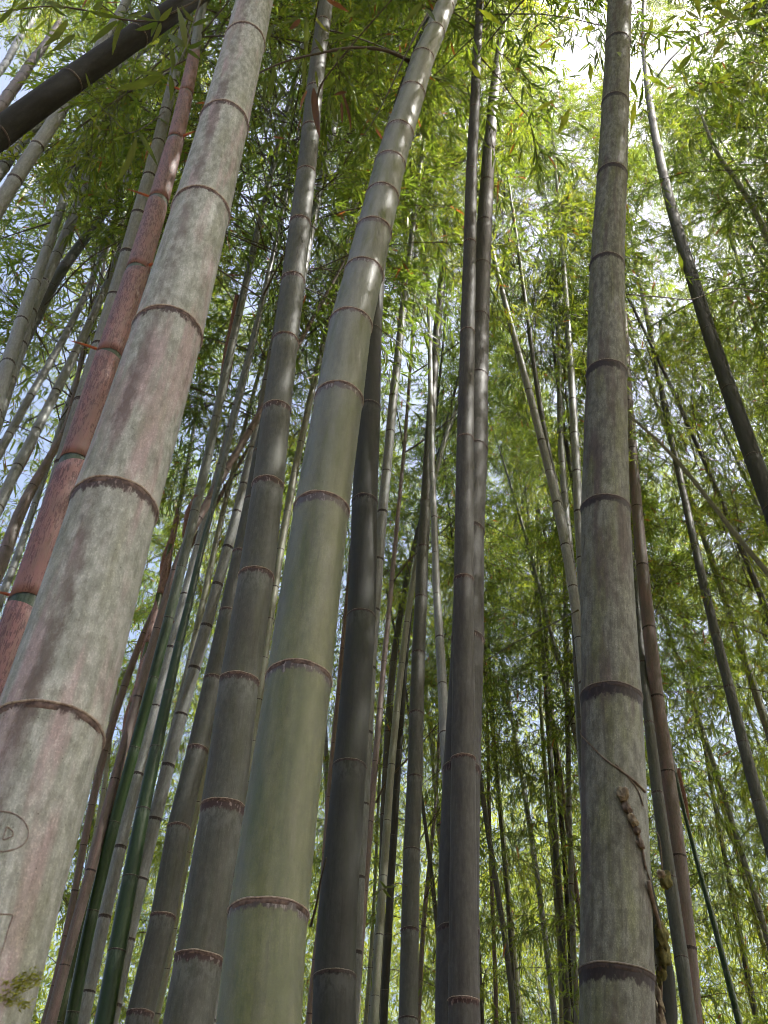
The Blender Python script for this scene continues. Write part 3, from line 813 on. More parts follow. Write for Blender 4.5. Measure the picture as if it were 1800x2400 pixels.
  [(226,180,11),(210,268,14),(185,358,16),(171,405,16),(152,459,18),(134,517,20),(108,586,24),(82,665,28),(51,755,30),(18,853,32),(-25,1000,36)], 0.066, 'blue_grey', dict(nodes=[230,268,310,358,405,459,517,586,665,755,853])),
 ('AE', 'blue white bamboo at the left edge, the broader one right below the black slanting one',
  [(160,235,26),(134,271,30),(98,333,34),(52,390,34),(18,452,36),(-30,530,38)], 0.080, 'blue_grey', dict(crown=False, spacing=0.26)),
 ('AF', 'short stretch of grey bamboo at the left edge hidden above by the black slanting one',
  [(100,285,22),(60,318,25),(20,372,28),(-20,425,30)], 0.085, 'blue_grey', dict(crown=False, spacing=0.26)),
 ('AG', 'whitish thin bamboo curving in the very top left corner',
  [(105,0,10),(91,25,12),(60,68,15),(35,110,16),(0,165,18)], 0.06, 'blue_grey', dict(spacing=0.26)),
 ('AH', 'pinkish grey bamboo in the top left corner, just above the black slanting one',
  [(150,20,10),(143,38,12),(108,101,17),(65,158,23),(30,210,26),(-10,265,28)], 0.066, 'rosy', dict(crown=False, spacing=0.26)),
 ('AI', 'pale bamboo between the slim ash grey and the glossy blue grey ones, upper left',
  [(285,230,12),(271,253,14),(225,340,18),(205,420,20),(180,480,22),(157,540,24),(130,600,25),(100,670,26),(60,770,28)], 0.066, 'blue_grey', dict(crown=False, spacing=0.3)),
 ('AJ', 'grey bamboo with twiggy nodes leaning more than its pale neighbour at the upper left',
  [(290,430,12),(253,485,17),(213,543,21),(176,590,24),(116,676,26),(90,730,28),(40,830,30)], 0.072, 'grey', dict(crown=False, spacing=0.3)),
 ('AK', 'thin straight grey bamboo between two thicker ones at the left, dark at its nodes',
  [(290,440,9),(262,530,11),(237,600,12),(219,654,13),(200,698,14),(156,770,16),(121,846,17),(71,929,18),(22,1019,20),(-20,1095,22)], 0.048, 'blue_grey', dict(crown=False, nodes=[598,654,698,770,846,929,1019])),
 ('AL', 'grey bamboo with shredded dry sheath strips, second to the left of the pink sheathed one',
  [(290,560,12),(260,636,15),(240,694,17),(212,756,18),(177,831,20),(128,918,21),(87,1009,23),(42,1095,25),(5,1170,26),(-30,1240,28)], 0.060, 'blue_grey', dict(nodes=[694,756,831,918,1009,1095])),
 ('AM', 'rosy sunlit bamboo at the left edge, lower than the shredded grey one',
  [(165,960,10),(150,1010,13),(118,1070,18),(75,1143,24),(40,1220,28),(12,1290,30),(-30,1390,32)], 0.070, 'rosy', dict(nodes=[1020,1143,1290])),
 ('AN', 'thin grey bamboo at the left edge below the rosy sunlit one',
  [(75,1200,14),(55,1260,16),(25,1345,18),(0,1410,20),(-30,1490,22)], 0.052, 'blue_grey', dict(spacing=0.28)),
 ('BA', 'slim grey bamboo close right of the red scarred grey one near the top',
  [(810,130,9),(803,190,12),(795,235,14),(784,286,15),(772,336,17),(758,401,18),(742,470,20),(731,539,20),(712,620,22),(695,720,24),(680,850,25),(660,1000,26)], 0.056, 'blue_grey', dict(nodes=[235,286,336,401,470,539,620])),
 ('BB2', 'slim sun flecked bamboo in the gap between the red scarred grey and pale green ones',
  [(818,540,8),(802,611,9),(786,690,11),(770,774,13),(752,835,14),(735,907,14),(720,973,15),(700,1038,16),(682,1110,17),(668,1200,18),(656,1290,19),(645,1400,20),(632,1500,20),(615,1610,21),(590,1750,22),(560,1900,24),(520,2150,26)], 0.053, 'straw', dict(nodes=[774,835,907,973,1038,1110,1200,1290,1377,1453,1544])),
 ('BC', 'thin pinkish bamboo leaning strongly behind the red scarred grey one at mid height',
  [(765,690,8),(740,735,9),(705,795,11),(660,880,13),(600,990,16),(560,1050,17),(530,1100,18),(495,1160,18),(450,1250,19),(400,1370,20)], 0.050, 'rosy', dict(lean=0.0, broken=True)),
 ('BD', 'dark green bamboo with a torn pink sheath, left one of the two deep green ones',
  [(640,400,12),(612,500,14),(583,636,17),(559,745,18),(544,799,19),(525,880,20),(505,980,21),(490,1070,22),(463,1200,22),(440,1280,22),(423,1330,23),(392,1450,23),(355,1590,24),(315,1753,26),(270,1928,28),(223,2134,29),(170,2371,30)], 0.056, 'green', dict(nodes=[745,799,880,980,1070,1200,1330,1450,1590,1753,1928,2134,2371])),
 ('BE', 'grey bamboo running close to the right of the left deep green one',
  [(700,320,9),(683,400,11),(668,470,12),(652,542,12),(641,600,13),(630,650,14),(614,716,15),(597,775,16),(580,850,18),(561,922,18),(542,1005,19),(517,1092,20),(493,1182,21),(466,1283,23),(435,1395,24),(402,1518,24),(365,1656,25),(322,1814,26),(279,1984,28),(251,2147,30),(207,2324,32),(190,2400,33)], 0.066, 'blue_grey', dict(nodes=[470,542,636,716,775,850,922,1005,1092,1182,1283,1395,1518,1656,1814,1984,2147,2324])),
 ('BF', 'bright glossy green bamboo, the thicker one of the two deep green ones',
  [(500,1180,13),(470,1300,15),(441,1417,17),(423,1490,19),(396,1623,24),(365,1753,29),(353,1800,31),(335,1898,34),(306,2057,38),(274,2230,41),(244,2400,46)], 0.062, 'green', dict(nodes=[1300,1417,1510,1623,1753,1898,2057,2230], lean=0.1)),
 ('BI', 'thin sunlit tan bamboo between the thin dark and yellow green ones, bottom left',
  [(250,1800,10),(230,1930,13),(208,2035,13),(178,2160,14),(150,2280,15),(120,2400,16)], 0.05, 'straw', dict(nodes=[1940,2035,2115,2260], H=11)),
 ('BJ', 'silvery sunlit bamboo next right of the thicker green one',
  [(612,950,14),(592,1050,18),(572,1135,21),(555,1200,24),(533,1283,25),(511,1370,26),(483,1466,27),(457,1565,28),(427,1674,29),(393,1793,31),(363,1918,32),(335,2050,33),(305,2180,34),(280,2290,34),(258,2400,35)], 0.072, 'blue_grey', dict(nodes=[1050,1135,1200,1283,1370,1466,1565,1674,1793,1918,2059,2200])),
 ('BK', 'thin silvery bamboo just left of the silvery sunlit one at mid height',
  [(560,1050,9),(540,1130,11),(521,1211,13),(505,1275,14),(493,1334,15),(477,1410,15),(460,1480,16),(445,1550,16),(420,1650,17),(390,1780,18)], 0.050, 'straw', dict(nodes=[1211,1275,1334,1410,1480,1550])),
 ('BM', 'thin brightly sunlit cream bamboo behind the red scarred grey one, low left',
  [(500,1700,12),(481,1800,13),(465,1880,14),(449,1963,15),(430,2053,15),(410,2176,15),(391,2270,15),(364,2400,16)], 0.052, 'straw', dict(nodes=[1880,1998,2090,2176,2270,2375], H=12)),
 ('BN', 'thin dark red bamboo peeking out left of the charcoal one, low down',
  [(795,1600,10),(786,1700,11),(776,1800,12),(770,1880,13),(763,1999,14),(755,2090,14),(745,2200,14)], 0.045, 'rosy', dict(nodes=[1742,1868,1999,2120], H=11)),
 ('BO', 'thin sun flecked bamboo bowing right of the smooth dark grey one, near the bottom',
  [(1026,1800,6),(1020,1890,8),(1012,1981,9),(1001,2071,10),(995,2145,11),(987,2252,11),(980,2400,12)], 0.042, 'rosy', dict(H=11)),
 ('BP', 'very thin pale bamboo at the bottom just right of the charcoal one',
  [(886,1900,6),(881,2017,7),(876,2125,8),(869,2234,9),(860,2360,10),(857,2400,10)], 0.04, 'straw', dict(H=11)),
 ('BQ', 'thin dusky bamboo left of the top of the thick pale green one',
  [(838,250,8),(834,400,9),(829,500,10),(826,600,11),(815,740,12)], 0.05, 'grey', dict(H=14)),
 ('F', 'silver bamboo with a pinkish joint, left of the bent top of the pale green one',
  [(945,0,15),(931,108,17),(922,230,18),(904,311,18),(890,380,19),(850,640,22),(825,800,24),(800,950,25),(770,1150,27),(745,1350,29),(700,1650,32)], 0.072, 'blue_grey', dict(nodes=[50,98,160,220,300])),
 ('BS', 'thin pale bamboo at the left edge among sunlit yellow leaves',
  [(70,430,8),(40,480,9),(25,506,9),(-10,566,10)], 0.05, 'straw', dict(crown=False, H=13)),
 ('BT', 'short pale thin bamboo leaning into the smooth dark grey one from the right',
  [(1062,975,9),(1048,1016,10),(1027,1088,12),(1012,1150,12),(990,1250,13)], 0.05, 'straw', dict(H=11)),
 ('BG', 'slender bamboo ragged with dry brown sheaths above, yellow green below, beside the deep green one',
  [(478,760,5),(470,835,6),(462,960,8),(445,1070,9),(425,1170,10),(403,1261,12),(390,1320,13),(371,1417,14),(354,1471,15),(331,1562,16),(318,1634,17),(302,1724,18),(278,1800,18),(257,1890,19),(237,1981,20),(215,2080,21),(190,2190,22),(165,2290,24),(139,2400,27)], 0.055, 'lime', dict(nodes=[1261,1370,1485,1620,1793,1981,2190,2400], H=11)),
 ('BH', 'thin reddish brown bamboo, dark lower down, beside the right edge of the thickest pale one',
  [(440,1290,9),(405,1345,11),(380,1413,13),(338,1490,15),(311,1544,17),(288,1609,18),(269,1670,18),(248,1750,18),(228,1836,17),(201,1981,17),(176,2086,17),(151,2194,17),(124,2324,18),(105,2400,19)], 0.052, 'rosy', dict(nodes=[1345,1485,1609,1760,1887,1981,2086,2194,2310], H=11)),
]
for key, label, pts, diam, mat, opt in TABLE:
    bamboo(key, label, pts, diam, mat, **opt)


# ------------------------------------------------------------------ background bamboos
def far_prototype(seed, H, diam, mat, base_frac, lean):
    r = np.random.default_rng(seed)
    n = 40
    f = np.linspace(0, 1, n)
    a = r.uniform(0, 6.28)
    x = lean * np.cos(a) * f ** 2.2 * H; y = lean * np.sin(a) * f ** 2.2 * H
    P = np.stack([x, y, f * H - 0.1 - 0.6 * lean * f ** 4 * H], 1)
    R = diam / 2 * (1 - f) ** 0.75 + 0.004
    S = np.concatenate([[0], np.cumsum(np.linalg.norm(np.diff(P, axis=0), axis=1))])
    ns = [0.1]
    while ns[-1] < S[-1] - 0.4:
        ns.append(ns[-1] + 0.30 * r.uniform(0.85, 1.1))
    me = culm_mesh(P, R, S, ns, 8, M[mat], seed, 0.5, None, (0, 0))
    ib = int(base_frac * n)
    return me, P[ib], P[-1], P
PROTO = [far_prototype(900 + i, h, d, mt, bf, ln) for i, (h, d, mt, bf, ln) in enumerate([
    (13.5, 0.085, 'blue_grey', 0.45, 0.06), (12.0, 0.07, 'blue_grey', 0.40, 0.08), (14.5, 0.09, 'straw', 0.5, 0.05),
    (11.0, 0.06, 'grey', 0.34, 0.09), (13.0, 0.075, 'grey', 0.42, 0.06), (9.5, 0.05, 'straw', 0.28, 0.1), (12.5, 0.07, 'rosy', 0.4, 0.07)])]

def far_bamboo(i, x, y, label, group, proto=None, rz=None, s=1.0, dense=False):
    r = np.random.default_rng(3000 + i)
    me, b, t, P = PROTO[proto if proto is not None else i % len(PROTO)]
    root = bpy.data.objects.new('background_bamboo', None)
    col.objects.link(root)
    root.location = (x, y, 0)
    root.rotation_euler = (0, 0, rz if rz is not None else r.uniform(0, 6.28))
    root.scale = (s, s, s)
    tag(root, label, 'bamboo', group)
    link('culm', me, root)
    place_crown(root, b, t, i, np.zeros(3), dense)
    return root


# where a background culm stands among the ones one can name
MARKS = [('A', 'the thickest pale one'), ('BF', 'the glossy green one'), ('B', 'the red scarred grey one'), ('C', 'the thick pale green one'), ('D', 'the charcoal one'),
         ('J', 'the smooth dark grey one'), ('G1', 'the purplish one'), ('DD', 'the curving light grey one'), ('E', 'the stained pale one'), ('Q2', 'the pinkish one')]
def screen_x(p):
    v = np.asarray(p, float) - EYE
    return 900 + v @ RT / (v @ FW) * FPX
mark_x = []
for k, nm in MARKS:
    g = GROVE[k]
    mark_x.append((float(np.interp(-2050, -g['yy'], g['xx'])) if k != 'A' else 60.0, nm))
mark_x.sort()
HUE = ['silver', 'silvery', 'straw', 'ashen', 'grey', 'cream', 'rosy']
ORD = ['first', 'second', 'third', 'fourth', 'fifth', 'sixth', 'seventh', 'eighth', 'ninth', 'tenth', 'eleventh', 'twelfth'] + ['%dth' % i for i in range(13, 60)]
placed = []
FAR = []
r = np.random.default_rng(42)
def try_rows(n, y0, y1, spread, gap):
    k = tries = 0
    while k < n and tries < 6000:
        tries += 1
        y = r.uniform(y0, y1); x = r.uniform(-spread, spread) * y
        if any((x - a) ** 2 + (y - b) ** 2 < gap ** 2 for a, b in placed): continue
        placed.append((x, y)); k += 1
        FAR.append((x, y, r.uniform(0.9, 1.12)))
try_rows(31, 8.3, 13.0, 0.66, 1.0)
try_rows(30, 17.5, 23.0, 0.55, 1.1)
FAR += [(1.9, 8.6, 1.1), (2.05, 10.5, 1.05), (2.6, 9.6, 1.1), (3.4, 8.8, 1.0), (3.3, 7.4, 1.05), (4.2, 9.4, 1.1), (3.6, 10.6, 1.0), (4.8, 10.8, 1.1), (2.9, 11.5, 1.1),
        (2.2, 9.2, 1.0), (3.5, 6.4, 1.0), (4.5, 6.3, 1.05), (0.9, 10.2, 1.1)]
bins = {}
for i, (x, y, s) in enumerate(FAR):
    z = 1.6 + y * 0.36
    sx = screen_x((x, y, z))
    b = sum(sx > m[0] for m in mark_x) if -40 < sx < 1840 else (-1 if sx < 0 else 99)
    bins.setdefault(b, []).append((sx, i))
for b, items in sorted(bins.items()):
    items.sort()
    for n, (sx, i) in enumerate(items):
        if b == -1:
            lab = 'leafy background bamboo standing past the left edge, %s from the edge' % ORD[len(items) - 1 - n]
        elif b == 99:
            lab = 'leafy background bamboo standing past the right edge, %s from the edge' % ORD[n]
        elif b == 0:
            lab = 'slim %s background bamboo, %s left of %s' % (HUE[i % 7], ORD[len(items) - 1 - n], mark_x[0][1])
        elif b == len(mark_x):
            lab = 'slim %s background bamboo, %s right of %s' % (HUE[i % 7], ORD[n], mark_x[-1][1])
        else:
            lab = 'slim %s background bamboo, %s right of %s' % (HUE[i % 7], ORD[n], mark_x[b - 1][1])
        x, y, s = FAR[i]
        far_bamboo(i, x, y, lab, 'slim bamboos in the leafy background', s=s, dense=y < 9.3)
# tall ones just past the right and left edges whose sprays hang into the upper corners
for i, (x, y, rz, p, s) in enumerate([(4.1, 4.0, 0.4, 0, .92), (4.4, 5.6, 2.0, 2, 1.0), (3.0, 5.9, 1.0, 4, .95), (4.9, 7.2, 3.0, 6, 1.05), (5.6, 5.0, 0.2, 1, 1.0), (3.9, 7.0, 5.0, 0, 1.1),
                                      (4.0, 5.0, 4.0, 3, 1.1), (5.4, 8.6, 4.4, 2, 1.0), (2.7, 2.6, 1.0, 0, .9), (3.7, 3.1, 2.5, 2, .95), (3.0, 3.6, 4.6, 4, .95), (4.3, 4.4, 3.4, 6, 1.0), (-5.6, 5.4, 1.1, 0, 1.0), (-6.0, 7.4, 2.2, 2, 1.0)]):
    lab = 'dark leaved bamboo past the %s edge, %s in depth, spray hanging into the upper corner' % ('right' if x > 0 else 'left', ORD[[3, 7, 8, 10, 6, 9, 5, 11, 0, 1, 2, 4, 0, 1][i]])
    far_bamboo(400 + i, x, y, lab, 'bamboos past the picture edges', p, rz, s, True)

# the wood beyond, reading as one mass, plus unseen leaves added for shade
def thicket():
    r = np.random.default_rng(5)
    nc = 4300
    y = 20.5 + 18 * r.uniform(0, 1, nc) ** 1.4; x = r.uniform(-0.55, 0.55, nc) * y
    top = 12.5 + 2.5 * np.sin(x * 0.33 + 1) + r.normal(0, 1.2, nc)
    z = np.where(r.random(nc) < 0.12, r.uniform(0.3, 4, nc), 3.5 + r.uniform(0, 1, nc) * (top - 3.5))
    per = 110
    c = np.stack([x, y, z], 1)
    # unseen leaves added behind and above the viewer to shade the near culms
    n2 = 1500
    a = r.uniform(0, 1, n2)
    x2 = r.uniform(-13, 13, n2); y2 = np.where(a < 0.8, r.uniform(-14, 0.4, n2), r.uniform(-22, -10, n2))
    m3 = np.arange(n2) < 200                       # more added past the right edge to block the sun
    x2 = np.where(m3, r.uniform(3.2, 9, n2), x2); y2 = np.where(m3, r.uniform(-1, 3.6, n2), y2)
    z2 = r.uniform(4.5, 13, n2)
    m4 = (np.arange(n2) >= 200) & (np.arange(n2) < 520)  # unseen leaves added overhead, towards the sun, to keep it off the near culms
    x2 = np.where(m4, r.uniform(0.8, 5, n2), x2); y2 = np.where(m4, r.uniform(-1.2, 1.1, n2), y2); z2 = np.where(m4, r.uniform(6.6, 11, n2), z2)
    m5 = (np.arange(n2) >= 520) & (np.arange(n2) < 820)          # unseen tall leaves added further right to shade the upper right sprays
    x2 = np.where(m5, r.uniform(5.2, 11, n2), x2); y2 = np.where(m5, r.uniform(1.0, 7.0, n2), y2); z2 = np.where(m5, r.uniform(8, 16, n2), z2)
    keep = m5 | ~((np.abs(x2 + 1.5) < 4.5) & (y2 < -1.5) & (y2 > -11)) | m3 | m4      # gap left in the added leaves so sky light reaches the near culms
    x2, y2, z2 = x2[keep], y2[keep], z2[keep]
    c = np.concatenate([c, np.stack([x2, y2, z2], 1)]); nc += len(x2)
    p = c[:, None] + r.normal(0, 1, (nc, per, 3)) * np.array([0.75, 0.75, 0.6])
    p[..., 2] = np.abs(p[..., 2])
    p = p.reshape(-1, 3); m = len(p)
    d = unit(r.normal(0, 0.8, (m, 3)) + np.array([0, 0, -0.6]))
    nr = unit(np.array([0, 0, 1.0]) + r.normal(0, 0.75, (m, 3)))
    L = r.uniform(0.11, 0.185, m)
    V, T = far_leaf_arrays(p, d, nr, L, L * 0.2)
    lv = np.repeat(np.clip(r.normal(0.5, 0.2, m) + np.repeat(r.normal(0, 0.15, nc), per), 0, 0.97), 4)
    o = link('far_wood_and_shade_leaves', mesh_np('far_wood_and_shade_leaves', V, (T, np.zeros((0, 4), int)), [M['leaf']], None, False, {'lv': lv}))
    o['kind'] = 'stuff'
    tag(o, 'dense mass of bamboo leaves in the far background, plus unseen leaves added for shade', 'foliage')
thicket()

# ------------------------------------------------------------------ points on a culm as the camera sees it
def on_culm(key, x, y, lift=1.0):
    """the point of a culm's surface that shows at (x, y) of the photograph"""
    g = GROVE[key]
    n = len(g['xx'])
    f = float(np.argmin((g['xx'] - x) ** 2 + (g['yy'] - y) ** 2))
    for _ in range(6):
        f = min(max(f, 0.0), n - 1.001)
        j = int(f); fr = f - j
        k = min(j + 1, n - 1)
        lerp = lambda a: a[j] * (1 - fr) + a[k] * fr
        P, R, w = lerp(g['P']), lerp(g['R']), lerp(g['ww'])
        T = unit(g['P'][k] - g['P'][j])
        view = unit(EYE - P)
        fwd = unit(view - T * (view @ T))
        side = np.cross(fwd, T)
        if side @ RT < 0: side = -side
        tx, ty = g['xx'][k] - g['xx'][j], g['yy'][k] - g['yy'][j]
        ln = math.hypot(tx, ty); tx /= ln; ty /= ln
        nx, ny = (-ty, tx) if -ty > 0 else (ty, -tx)             # across the culm, to the right
        e = ((x - lerp(g['xx'])) * nx + (y - lerp(g['yy'])) * ny) / (w / 2)
        e = max(-0.995, min(0.995, e))
        dirn = fwd * math.sqrt(1 - e * e) + side * e
        Q = P + dirn * R * lift
        v = Q - EYE
        qx, qy = 900 + v @ RT / (v @ FW) * FPX, 1200 - v @ UPV / (v @ FW) * FPX
        f += ((x - qx) * tx + (y - qy) * ty) / ln
    return Q, R, dirn

def resample(pts, n):
    p = np.asarray(pts, float)
    s = np.concatenate([[0], np.cumsum(np.linalg.norm(np.diff(p, axis=0), axis=1))])
    u = np.linspace(0, s[-1], n)
    out = np.stack([np.interp(u, s, p[:, i]) for i in range(p.shape[1])], 1)
    for _ in range(2):
        out[1:-1] = (out[:-2] + 2 * out[1:-1] + out[2:]) / 4
    return out

def add_tube(name, P, R, sides, mat, parent, loc):
    V, F = tube(P, R, sides)
    return link(name, mesh_np(name, V - loc, F, [M[mat]]), parent)

# healed knife marks on the thickest culm: a D in a ring, and an angular stroke lower down
g = GROVE['A']
for pts in ([(-20, 1903), (0, 1901), (25, 1903), (50, 1917), (62, 1939), (63, 1957), (55, 1974), (35, 1988), (0, 1997), (-25, 1990)],
            [(15, 1936), (27, 1946), (30, 1953), (25, 1960), (4, 1969), (10, 1952), (15, 1936)],
            [(-15, 2141), (0, 2140), (25, 2140), (15, 2165), (0, 2215), (-14, 2252)]):
    pp = resample(pts, 30)
    P = np.array([on_culm('A', x, y, 1.004)[0] for x, y in pp])
    rr = 0.0006 * (0.6 + 0.5 * np.abs(np.sin(np.arange(30) * 0.9)))
    o = add_tube('carved_mark', P, rr, 6, 'carve', g['root'], g['loc'])

# ------------------------------------------------------------------ sheaths on the young culm
def sheath(key, y0, y1, tip_theta, blade=True, mat='sheath', cut=0.06, lift=1.03, blade_len=0.075, top_over=0.01):
    g = GROVE[key]
    s0 = float(np.interp(-y0, -g['yy'], g['s_tr'])) if y0 <= g['yy'][0] else g['s_tr'][0]
    s1 = float(np.interp(-y1, -g['yy'], g['s_tr']))
    L = s1 - s0
    nth, nv = 40, 14
    T, N, B = frames(g['PA'])
    V = []; cylc = []; nd = []
    for iv in range(nv):
        v = iv / (nv - 1)
        for j in range(nth):
            th = 2 * math.pi * j / nth
            dth = abs((th - tip_theta + math.pi) % (2 * math.pi) - math.pi)
            h = 1 - 0.06 * min(dth / 0.25, 1) - cut * max(0.0, min((dth - 0.15) / 1.9, 1)) ** 0.75
            s = s0 + L * (v * h + top_over * v)
            P = [np.interp(s, g['S'], g['PA'][:, a]) for a in range(3)]
            Nn = np.array([np.interp(s, g['S'], N[:, a]) for a in range(3)]); Bn = np.array([np.interp(s, g['S'], B[:, a]) for a in range(3)])
            R = np.interp(s, g['S'], g['RA'])
            rr = R * (lift + 0.03 * math.sin(v * math.pi) + 0.035 * v ** 3 + 0.012 * math.sin(5 * th + y0))
            V.append(np.array(P) + (Nn * math.cos(th) + Bn * math.sin(th)) * rr)
            cylc.append((math.cos(th), math.sin(th), s)); nd.append(v)
    F = []
    for iv in range(nv - 1):
        for j in range(nth):
            k = (j + 1) % nth
            F.append((iv * nth + j, iv * nth + k, (iv + 1) * nth + k, (iv + 1) * nth + j))
    o = link('sheath', mesh_np('sheath', np.array(V) - g['loc'], F, [M[mat]], None, True, {'cyl': np.array(cylc), 'nd': nd}), g['root'])
    sm = o.modifiers.new('thickness', 'SOLIDIFY'); sm.thickness = 0.0009; sm.offset = 1
    if blade:
        j = int(round(tip_theta / (2 * math.pi) * nth)) % nth
        tip = V[(nv - 1) * nth + j]
        s = s1
        P = np.array([np.interp(s, g['S'], g['PA'][:, a]) for a in range(3)])
        out = unit(tip - P); Tn = unit(np.array([np.interp(s, g['S'], T[:, a]) for a in range(3)]))
        d = unit(out + Tn * 0.05)
        sd = unit(np.cross(d, Tn))
        n = 8
        VV, FF = [], []
        for i in range(n):
            f = i / (n - 1)
            c = tip + d * blade_len * f - Tn * 0.012 * f * f - out * 0.002
            w = 0.007 * (1 - f) ** 0.8 * (0.5 + 0.5 * min(1, f * 5 + 0.4)) + 0.0003
            VV += [c - sd * w - Tn * 0.004 * (1 - f), c + Tn * 0.003 * (1 - f), c + sd * w - Tn * 0.004 * (1 - f), c - Tn * 0.007 * (1 - f) - sd * 0]
            if i:
                for q in range(4):
                    FF.append(((i - 1) * 4 + q, (i - 1) * 4 + (q + 1) % 4, i * 4 + (q + 1) % 4, i * 4 + q))
        link('sheath_blade', mesh_np('sheath_blade', np.array(VV) - g['loc'], FF, [M['blade']]), o)
    return o
LEFT, RIGHT = 0.60 * math.pi, 1.40 * math.pi
sheath('Z', 1850, 1405, LEFT, blade_len=0.05)
sheath('Z', 1417, 1078, RIGHT, blade_len=0.018)
sheath('Z', 1088, 828, LEFT, blade_len=0.10)
sheath('Z', 842, 632, RIGHT, blade_len=0.045)
sheath('Z', 640, 468, LEFT, blade_len=0.10)
sheath('Z', 474, 327, RIGHT, blade_len=0.07)
sheath('Z', 333, 215, LEFT, blade_len=0.08)
sheath('Z', 223, 120, RIGHT, blade=False)

# torn dry sheath flaps hanging on the two slender culms beside the green ones
def dry_wraps():
    for a, b, th in ((1800, 1640, LEFT), (1650, 1500, RIGHT), (1510, 1385, LEFT), (1395, 1270, RIGHT), (1280, 1170, LEFT)):
        sheath('BG', a, b, th, False, 'dry_sheath', 0.35, 1.10)
dry_wraps()
def dry_flap(key, pix, width_px, dz=-0.02, curl=0.5):
    g = GROVE[key]
    pp = resample(pix, 14)
    i = int(np.argmin((g['xx'] - pp[0][0]) ** 2 + (g['yy'] - pp[0][1]) ** 2))
    dep = float(g['tt'][i]) + dz
    C = at(pp[:, 0], pp[:, 1], np.full(14, dep))
    T = unit(np.gradient(C, axis=0)); view = unit(EYE - C)
    sd = unit(np.cross(T, view))
    V, F = [], []
    for k in range(14):
        f = k / 13
        w = width_px / 2 * dep / FPX * (math.sin(math.pi * min(1, 0.12 + f * 0.9)) ** 0.7 + 0.05)
        for j in range(5):
            u = (j - 2) / 2
            V.append(C[k] + sd[k] * w * u - view[k] * w * curl * u * u + sd[k] * w * 0.12 * math.sin(9 * f + j))
    for k in range(13):
        for j in range(4):
            F.append((k * 5 + j, k * 5 + j + 1, (k + 1) * 5 + j + 1, (k + 1) * 5 + j))
    o = link('sheath', mesh_np('sheath', np.array(V) - g['loc'], F, [M['dry_sheath']]), g['root'])
    sm = o.modifiers.new('thickness', 'SOLIDIFY'); sm.thickness = 0.001
dry_flap('BD', [(462, 1160), (452, 1195), (440, 1230), (428, 1262)], 26)
dry_flap('BD', [(556, 690), (545, 780), (530, 870), (515, 950), (500, 1030)], 22)
dry_flap('BE', [(408, 1455), (398, 1510), (384, 1570), (368, 1630)], 10)
dry_flap('BE', [(372, 1655), (366, 1675), (352, 1695)], 7)
dry_flap('BG', [(400, 1265), (386, 1340), (378, 1400)], 22)
dry_flap('BG', [(360, 1450), (345, 1530), (325, 1610)], 26)
dry_flap('BG', [(322, 1610), (305, 1700), (285, 1790)], 30)
dry_flap('AL', [(120, 930), (90, 1010), (55, 1090), (20, 1160)], 12)
dry_flap('AL', [(150, 880), (128, 940), (104, 990)], 10)
dry_flap('AA', [(1580, 1790), (1596, 1860), (1612, 1950)], 13)
dry_flap('AA', [(1590, 1800), (1606, 1880), (1618, 1966)], 10, -0.03)

# ------------------------------------------------------------------ twigs and the large near leaves
def leaf_mesh(L, W, seed, mat):
    r = np.random.default_rng(seed)
    n = 9
    V, F = [], []
    bend = r.uniform(-0.10, 0.30); tw = r.uniform(-0.4, 0.4); fold = r.uniform(0.10, 0.30); sw = r.uniform(-0.06, 0.06)
    for i in range(n):
        f = i / (n - 1)
        w = W / 2 * 1.93 * (f + 0.012) ** 0.62 * (1.0 - f) ** 0.95 + 0.0002
        a = tw * f
        c = np.array([f * L, sw * L * math.sin(f * 3), -bend * L * f * f])
        for u in (-1, -0.5, 0, 0.5, 1):
            V.append(c + np.array([0, math.cos(a) * u * w, math.sin(a) * u * w + fold * abs(u) * w + 0.04 * w * math.sin(17 * f + 3 * u)]))
    for i in range(n - 1):
        for j in range(4):
            F.append((i * 5 + j, i * 5 + j + 1, (i + 1) * 5 + j + 1, (i + 1) * 5 + j))
    lv = np.full(len(V), r.uniform(0.15, 0.75))
    lv[2::5] += 0.15
    return mesh_np('leaf', V, F, [M[mat]], None, True, {'lv': lv})

def near_leaf(parent, loc, x0, y0, x1, y1, wpx, depth, mat='near_leaf', seed=0, lv=None):
    r = np.random.default_rng(seed * 13 + 5)
    d1 = depth * (1 + r.uniform(-0.012, 0.012))
    a = at(x0, y0, depth); b = at(x1, y1, d1)
    L = float(np.linalg.norm(b - a)); W = wpx * depth / FPX
    me = leaf_mesh(L, W * 0.95, seed, mat)
    if lv is not None:
        me.attributes['lv'].data.foreach_set('value', np.full(len(me.vertices), lv, np.float32))
    ex = unit(b - a); view = unit(EYE - a)
    ez = unit(view - ex * (view @ ex) + np.cross(ex, view) * r.uniform(-0.35, 0.35)); ey = np.cross(ez, ex)
    o = link('leaf', me, parent)
    mw = Matrix(((ex[0], ey[0], ez[0], a[0] - loc[0]), (ex[1], ey[1], ez[1], a[1] - loc[1]), (ex[2], ey[2], ez[2], a[2] - loc[2]), (0, 0, 0, 1)))
    o.matrix_local = mw
    return o

def branch(key, pix, depth, w0, w1, knots=0):
    """a twig of one bamboo, measured in the photograph; depth runs from the culm outwards"""
    g = GROVE[key]
    n = 24
    pp = resample(pix, n)
    dep = np.linspace(depth[0], depth[1], n)
    P = at(pp[:, 0], pp[:, 1], dep)
    R = np.linspace(w0, w1, n) / 2 * dep / FPX
    for i in range(0, n, 5):
        R[i] *= 1.35
    return add_tube('branch', P, R, 7, 'twig', g['root'], g['loc']), g

def dep_of(key, y):
    g = GROVE[key]
    return float(np.interp(-y, -g['yy'], g['tt']))

